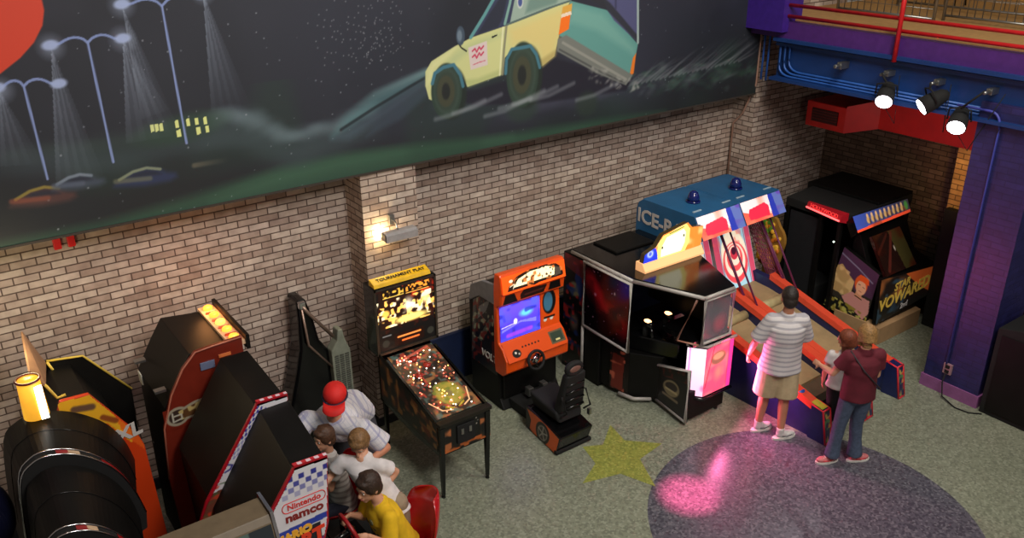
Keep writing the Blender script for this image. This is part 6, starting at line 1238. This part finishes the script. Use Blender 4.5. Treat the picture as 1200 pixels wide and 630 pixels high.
def plaid_mat(name, c0, c1, c2):
    m = bpy.data.materials.new(name); m.use_nodes = True; nt = m.node_tree; b = nt.nodes['Principled BSDF']; L = nt.links
    tc = nt.nodes.new('ShaderNodeTexCoord'); prev = None
    base = nt.nodes.new('ShaderNodeRGB'); base.outputs[0].default_value = (*lin(c0), 1); prev = base.outputs[0]
    for ang, per, col, wd in ((0.5, .10, c1, .16), (2.07, .10, c1, .16), (.5, .034, c2, .12), (2.07, .034, c2, .12)):
        mp = nt.nodes.new('ShaderNodeMapping'); mp.inputs['Rotation'].default_value = (0.3, ang, .3); L.new(tc.outputs['Object'], mp.inputs[0])
        sp = nt.nodes.new('ShaderNodeSeparateXYZ'); L.new(mp.outputs[0], sp.inputs[0]); d = nt.nodes.new('ShaderNodeMath'); d.operation = 'DIVIDE'; d.inputs[1].default_value = per; L.new(sp.outputs[0], d.inputs[0])
        fr = nt.nodes.new('ShaderNodeMath'); fr.operation = 'FRACT'; L.new(d.outputs[0], fr.inputs[0]); lt = nt.nodes.new('ShaderNodeMath'); lt.operation = 'LESS_THAN'; lt.inputs[1].default_value = wd; L.new(fr.outputs[0], lt.inputs[0])
        ml = nt.nodes.new('ShaderNodeMath'); ml.operation = 'MULTIPLY'; ml.inputs[1].default_value = .6; L.new(lt.outputs[0], ml.inputs[0])
        mx = nt.nodes.new('ShaderNodeMix'); mx.data_type = 'RGBA'; L.new(ml.outputs[0], mx.inputs[0]); L.new(prev, mx.inputs[6]); mx.inputs[7].default_value = (*lin(col), 1); prev = mx.outputs[2]
    L.new(prev, b.inputs['Base Color']); b.inputs['Roughness'].default_value = .85; return m

WHITE_SOLE = M('white_sole', (220, 216, 208), .6); SNK = M('white_sneaker', (206, 202, 198), .6); DKSOLE = M('dark_sole', (50, 44, 44), .7)
# ---- the man watching the lanes, seen from behind
F = V(.62, .78, 0).normalized(); Rr = V(F.y, -F.x, 0); c = V(6.93, 4.78, 0)
def stand(c, F, s, stance=.10):
    R_ = V(F.y, -F.x, 0); J = {'base': c.copy()}
    pv = c + V(0, 0, .93 * s); J['hipL'] = pv - R_ * .085 * s; J['hipR'] = pv + R_ * .085 * s
    J['knL'] = c - R_ * stance * s + V(0, 0, .50 * s) + F * .01; J['knR'] = c + R_ * stance * s + V(0, 0, .50 * s) + F * .01
    J['anL'] = c - R_ * stance * 1.1 * s + V(0, 0, .085 * s); J['anR'] = c + R_ * stance * 1.1 * s + V(0, 0, .085 * s)
    ch = c + V(0, 0, 1.41 * s); J['shL'] = ch - R_ * .175 * s; J['shR'] = ch + R_ * .175 * s; J['neck'] = ch + V(0, 0, .09 * s); J['head'] = ch + V(0, 0, .235 * s) + F * .02
    J['elL'] = J['shL'] - R_ * .06 * s - V(0, 0, .28 * s); J['haL'] = J['elL'] - V(0, 0, .24 * s) + F * .06; J['elR'] = J['shR'] + R_ * .06 * s - V(0, 0, .28 * s); J['haR'] = J['elR'] - V(0, 0, .24 * s) + F * .06
    J['ftL'] = F - R_ * .2; J['ftR'] = F + R_ * .2; return J
J = stand(c, F, 1.0, .11)
J['anL'] = V(6.86, 4.90, .085); J['anR'] = V(6.93, 4.66, .085); J['ftL'] = V(.75, -.2, 0); J['ftR'] = V(.9, -.3, 0)
J['knL'] = J['anL'] * .45 + J['hipL'] * .55; J['knR'] = J['anR'] * .45 + J['hipR'] * .55; J['knL'].z = J['knR'].z = .50
J['elL'] = J['shL'] - Rr * .12 - V(0, 0, .27); J['haL'] = J['elL'] + F * .12 - V(0, 0, .22); J['elR'] = J['shR'] + Rr * .09 - V(0, 0, .27) + F * .05; J['haR'] = J['elR'] + F * .22 - V(0, 0, .06) - Rr * .05
for a in ('shL', 'shR', 'neck', 'head'): J[a] = J[a] - F * .05
for a, q_ in (('shL', 1), ('shR', -1), ('elL', .8), ('elR', -.8)): J[a] = J[a] + Rr * .022 * q_
person('tall person in a white striped shirt and khaki shorts standing by the ball lanes', J, 1.0, SKIN2, F + V(.1, .1, -.25), (34, 24, 18), 'crop')
tee(J, stripe_mat('striped_cotton', (206, 200, 200), (168, 164, 170), .055, duty=.62), long=.11, loose=.034, sleeve=.9, flare=1.12)
trousers(J, M('khaki_cotton', (176, 156, 122), .85), to=.98, loose=.028, name='shorts', flare=1.5); shoes(J, SNK, WHITE_SOLE, M('stripe_grey', (96, 92, 100), .6))
for L_ in 'LR': 
    an = J['an' + L_]; remesh('sock', MB().tube([tuple(an - V(0, 0, .02)), tuple(an + V(0, 0, .05))], [.043, .044], 14), M('sock_white', (206, 200, 196), .9), J['_'][0], .008, 1)
# ---- woman with the maroon top
c = V(7.12, 3.98, 0); F = V(.50, .86, 0).normalized(); Rr = V(F.y, -F.x, 0); J = stand(c, F, .90, .085)
J['anL'] = V(7.02, 4.08, .077); J['anR'] = V(7.22, 3.95, .077); J['ftL'] = V(-.75, .35, 0); J['ftR'] = V(.5, -.25, 0)
J['knL'] = V(7.03, 4.06, .45); J['knR'] = V(7.20, 3.98, .45)
J['elL'] = J['shL'] - Rr * .10 - V(0, 0, .22) + F * .06; J['haL'] = J['elL'] + F * .20 - V(0, 0, .02) - Rr * .04; J['elR'] = J['shR'] + Rr * .03 - V(0, 0, .25) + F * .03; J['haR'] = J['elR'] + F * .20 - Rr * .10 + V(0, 0, .0)
person('person in a maroon top and blue jeans with pink sneakers, back turned', J, .90, SKIN, F + V(-.1, .1, -.2), (140, 104, 58), 'bob')
tee(J, M('maroon_knit', (92, 18, 34), .85), name='top', long=.04, loose=.022, sleeve=.6, flare=1.0)
trousers(J, M('blue_denim', (72, 84, 106), .85, vary=.2, scale=30), to=2.0, loose=.010, flare=1.5); shoes(J, M('pink_sneaker', (196, 110, 112), .6), WHITE_SOLE, M('stripe_coral', (216, 60, 70), .6))
root = J['_'][0]; Rr = V(F.y, -F.x, 0)
MB().tube([tuple(J['shL'] + V(0, 0, .07) - F * .02), tuple(J['shL'].lerp(J['shR'], .35) - F * .145 - V(0, 0, .10)), tuple(J['shR'] - F * .12 - V(0, 0, .32)), tuple(J['hipR'] + Rr * .13 + V(0, 0, .05))], .008, 6).build('bag_strap', M('strap_dark', (40, 30, 36), .7), root)
# ---- girl between woman and lane
c = V(7.60, 4.52, 0); c = V(7.42, 4.36, 0); F = V(.8, .6, 0); J = stand(c, F, .70, .07); J['hs'] = .86
J['elR'] = J['shR'] + V(.05, -.10, -.17); J['haR'] = J['elR'] + F * .14
for a in ('head',): J[a] = J[a] + V(0, 0, .02)
person('small person in a white shirt with long reddish brown hair, beside the maroon top', J, .70, SKIN, V(-.2, 1, -.1), (118, 58, 34), 'long')
tee(J, M('white_cotton', (214, 206, 206), .85), name='top', long=.03, loose=.014, sleeve=.5); trousers(J, M('black_leggings', (34, 32, 40), .8), to=1.6, loose=.008); shoes(J, SNK, WHITE_SOLE)
# ---- man in red cap bending over the players
h = W(393, 466, 1.44)
J = {'base': V(2.88, 6.55, .0), 'head': h, 'hs': 1.04}
J['shR'] = W(360, 492, 1.20); J['shL'] = W(426, 502, 1.18); mid = (J['shR'] + J['shL']) / 2; J['neck'] = mid.lerp(h, .40) + V(0, .02, .02)
J['hipL'] = V(2.94, 6.52, .93); J['hipR'] = V(2.76, 6.62, .93); J['knL'] = V(3.0, 6.45, .50); J['knR'] = V(2.78, 6.62, .50); J['anL'] = V(3.04, 6.50, .085); J['anR'] = V(2.80, 6.70, .085)
J['ftL'] = V(-.4, -.9, 0); J['ftR'] = V(-.5, -.8, 0)
J['elL'] = W(453, 524, .98); J['haL'] = W(432, 541, .98); J['elR'] = W(346, 512, 1.10); J['haR'] = J['elR'] + V(.0, -.20, -.08)
person('person in a red cap and pale plaid shirt leaning over the kart game', J, 1.04, SKIN2, V(-.50, -.80, -.30), (120, 90, 60), 'crop')
tee(J, plaid_mat('plaid_shirt', (206, 202, 206), (130, 130, 170), (170, 172, 190)), long=.06, loose=.05, sleeve=.82, flare=1.08)
trousers(J, M('dark_shorts', (60, 58, 66), .85), to=.98, loose=.02, name='shorts', flare=1.3); shoes(J, SNK, WHITE_SOLE)
root, s, k, r, f, u, R3 = J['_'][:7]; hc = J['head']
cm = MB(); cm.ball(tuple(hc + u * .050 * k - f * .012 * k), (.098 * k, .112 * k, .088 * k), 24, 16, R3)
cpo = remesh('cap', cm, M('cap_red', (206, 26, 20), .7), root, .008, 1)
bv = []; 
for i in range(13):
    a = -1.15 + 2.3 * i / 12; bv.append(hc + f * .100 * k * math.cos(a) + r * .095 * k * math.sin(a) + u * .03 * k)
bo = [hc + f * (.085 + .125 * math.cos(a * .9)) * k * 1.0 + r * .098 * k * math.sin(a) * 1.0 + u * (.012) * k for a in [-1.15 + 2.3 * i / 12 for i in range(13)]]
m = MB(); n = 13; m.add(bv + bo, [(i, i + 1, n + i + 1, n + i) for i in range(n - 1)], True); o = m.build('cap_brim', M('cap_red', (206, 26, 20), .7), cpo); o.modifiers.new('t', 'SOLIDIFY').thickness = .006
MB().tube([tuple(hc + f * .105 * k * math.cos(a) + r * .101 * k * math.sin(a) + u * .030 * k) for a in [2 * PI * i / 28 for i in range(28)]], .008, 6, close=True).build('cap_band', M('cap_band', (24, 26, 56), .7), cpo)
# ---- seated smaller boy in profile
h = W(380, 513, 1.17); J = {'base': V(2.42, 5.92, .1), 'head': h, 'hs': .88}
pv = V(2.42, 5.90, .52); ch = V(h.x + .03, h.y - .0, .95); J['shR'] = ch + V(.0, .125, 0); J['shL'] = ch + V(.0, -.125, 0); J['neck'] = ch + V(0, 0, .07)
J['hipL'] = pv + V(0, -.07, 0); J['hipR'] = pv + V(0, .07, 0); J['knL'] = V(2.10, 5.82, .52); J['knR'] = V(2.10, 6.0, .52); J['anL'] = V(2.12, 5.82, .19); J['anR'] = V(2.12, 6.0, .19); J['ftL'] = V(-1, 0, 0); J['ftR'] = V(-1, 0, 0); J['fz'] = .10
J['elL'] = ch + V(-.08, -.15, -.20); J['haL'] = V(2.24, 5.86, .93); J['elR'] = ch + V(-.05, .16, -.20); J['haR'] = V(2.24, 6.04, .93)
J['cuL'] = J['cuR'] = 1.1
person('small person in a pale striped shirt seated in profile at the further kart game', J, .74, SKIN, V(-1, -.18, -.05), (74, 46, 28), 'short')
tee(J, stripe_mat('boy_stripe', (210, 204, 200), (168, 160, 156), .05, duty=.6), long=.02, loose=.02, sleeve=.6); trousers(J, M('dark_jeans', (40, 42, 60), .85), to=1.9, loose=.008); shoes(J, SNK, WHITE_SOLE)
# ---- standing boy in the white tee
h = W(421, 518, 1.32); J = {'base': V(2.68, 5.47, 0), 'head': h, 'hs': .95}
J['shR'] = W(402, 540, 1.16); J['shL'] = W(446, 545, 1.14); ch = (J['shR'] + J['shL']) / 2; J['neck'] = ch.lerp(h, .35) + V(.02, 0, .0)
J['hipL'] = V(2.64, 5.30, .78); J['hipR'] = V(2.52, 5.42, .78); J['knL'] = V(2.70, 5.36, .42); J['knR'] = V(2.58, 5.48, .42); J['anL'] = V(2.74, 5.40, .07); J['anR'] = V(2.62, 5.54, .07); J['ftL'] = V(-.8, -.5, 0); J['ftR'] = V(-.8, -.5, 0)
J['elL'] = W(464, 552, 1.02); J['haL'] = W(452, 570, .93); J['elR'] = W(388, 557, 1.03); J['haR'] = W(376, 572, .98)
person('person in a white tee with black print standing between the two seated players', J, .84, SKIN, V(-.55, -.62, -.55), (122, 88, 52), 'short')
tee(J, M('white_tee', (216, 208, 208), .85), long=.05, loose=.022, sleeve=.62); trousers(J, M('khaki_shorts', (150, 132, 110), .85), to=1.0, loose=.02, name='shorts', flare=1.3); shoes(J, SNK, WHITE_SOLE)
root, s, k, r, f, u, R3, RT, ax, fw, up, ch, pv = J['_']; sgn = 1 if fw.dot(V(-.5, -.6, 0)) > 0 else -1
pc = ch - up * .17 * s + fw * sgn * (.128 * s + .026)
MB().tube([tuple(pc + ax * .05 * math.cos(a) + up * .035 * math.sin(a) - fw * sgn * .012 * abs(math.cos(a))) for a in [PI * 2 * i / 18 for i in range(15)]], .009, 6).build('shirt_print', M('ink_black', (14, 12, 10), .6, vary=0), root)
# ---- boy in yellow driving
h = W(432, 570, 1.20); J = {'base': V(2.62, 5.12, .1), 'head': h, 'hs': .98}
pv = V(2.56, 5.12, .53); ch = V(h.x + .09, h.y - .02, .98); J['shR'] = ch + V(-.02, .15, 0); J['shL'] = ch + V(-.02, -.16, 0); J['neck'] = ch + V(-.03, 0, .08)
J['hipL'] = pv + V(0, -.085, 0); J['hipR'] = pv + V(0, .085, 0); J['knL'] = V(2.26, 5.0, .56); J['knR'] = V(2.26, 5.24, .56); J['anL'] = V(2.16, 5.0, .19); J['anR'] = V(2.16, 5.24, .19); J['ftL'] = V(-1, 0, 0); J['ftR'] = V(-1, 0, 0); J['fz'] = .10
J['elL'] = ch + V(-.06, -.21, -.22); J['haL'] = V(2.20, 4.92, .92); J['elR'] = ch + V(-.06, .22, -.22); J['haR'] = V(2.18, 5.20, .95)
J['cuL'] = J['cuR'] = 1.2; J['hdL'] = V(-1, .35, .1); J['hdR'] = V(-1, -.35, .1)
person('person in a yellow shirt gripping the steering wheel of the nearer kart game', J, .90, SKIN, V(-1, -.25, -.18), (52, 34, 24), 'short')
tee(J, M('yellow_tee', (224, 178, 22), .85), long=.03, loose=.024, sleeve=.72); trousers(J, M('dark_jeans', (40, 42, 60), .85), to=1.95, loose=.01); shoes(J, SNK, WHITE_SOLE)
root, s, k, r, f, u, R3, RT, ax, fw, up, ch, pv = J['_']
m = MB(); rg = random.Random(8)
for q in range(9): m.ball(tuple(ch - up * (.10 + .035 * q) * s + ax * rg.uniform(-.05, .05) + V(-.118 * s - .022, 0, 0)), (.010, .03, .024), 8, 6)
m.build('shirt_print', M('print_olive', (96, 92, 60), .8, vary=.5, scale=40), root)
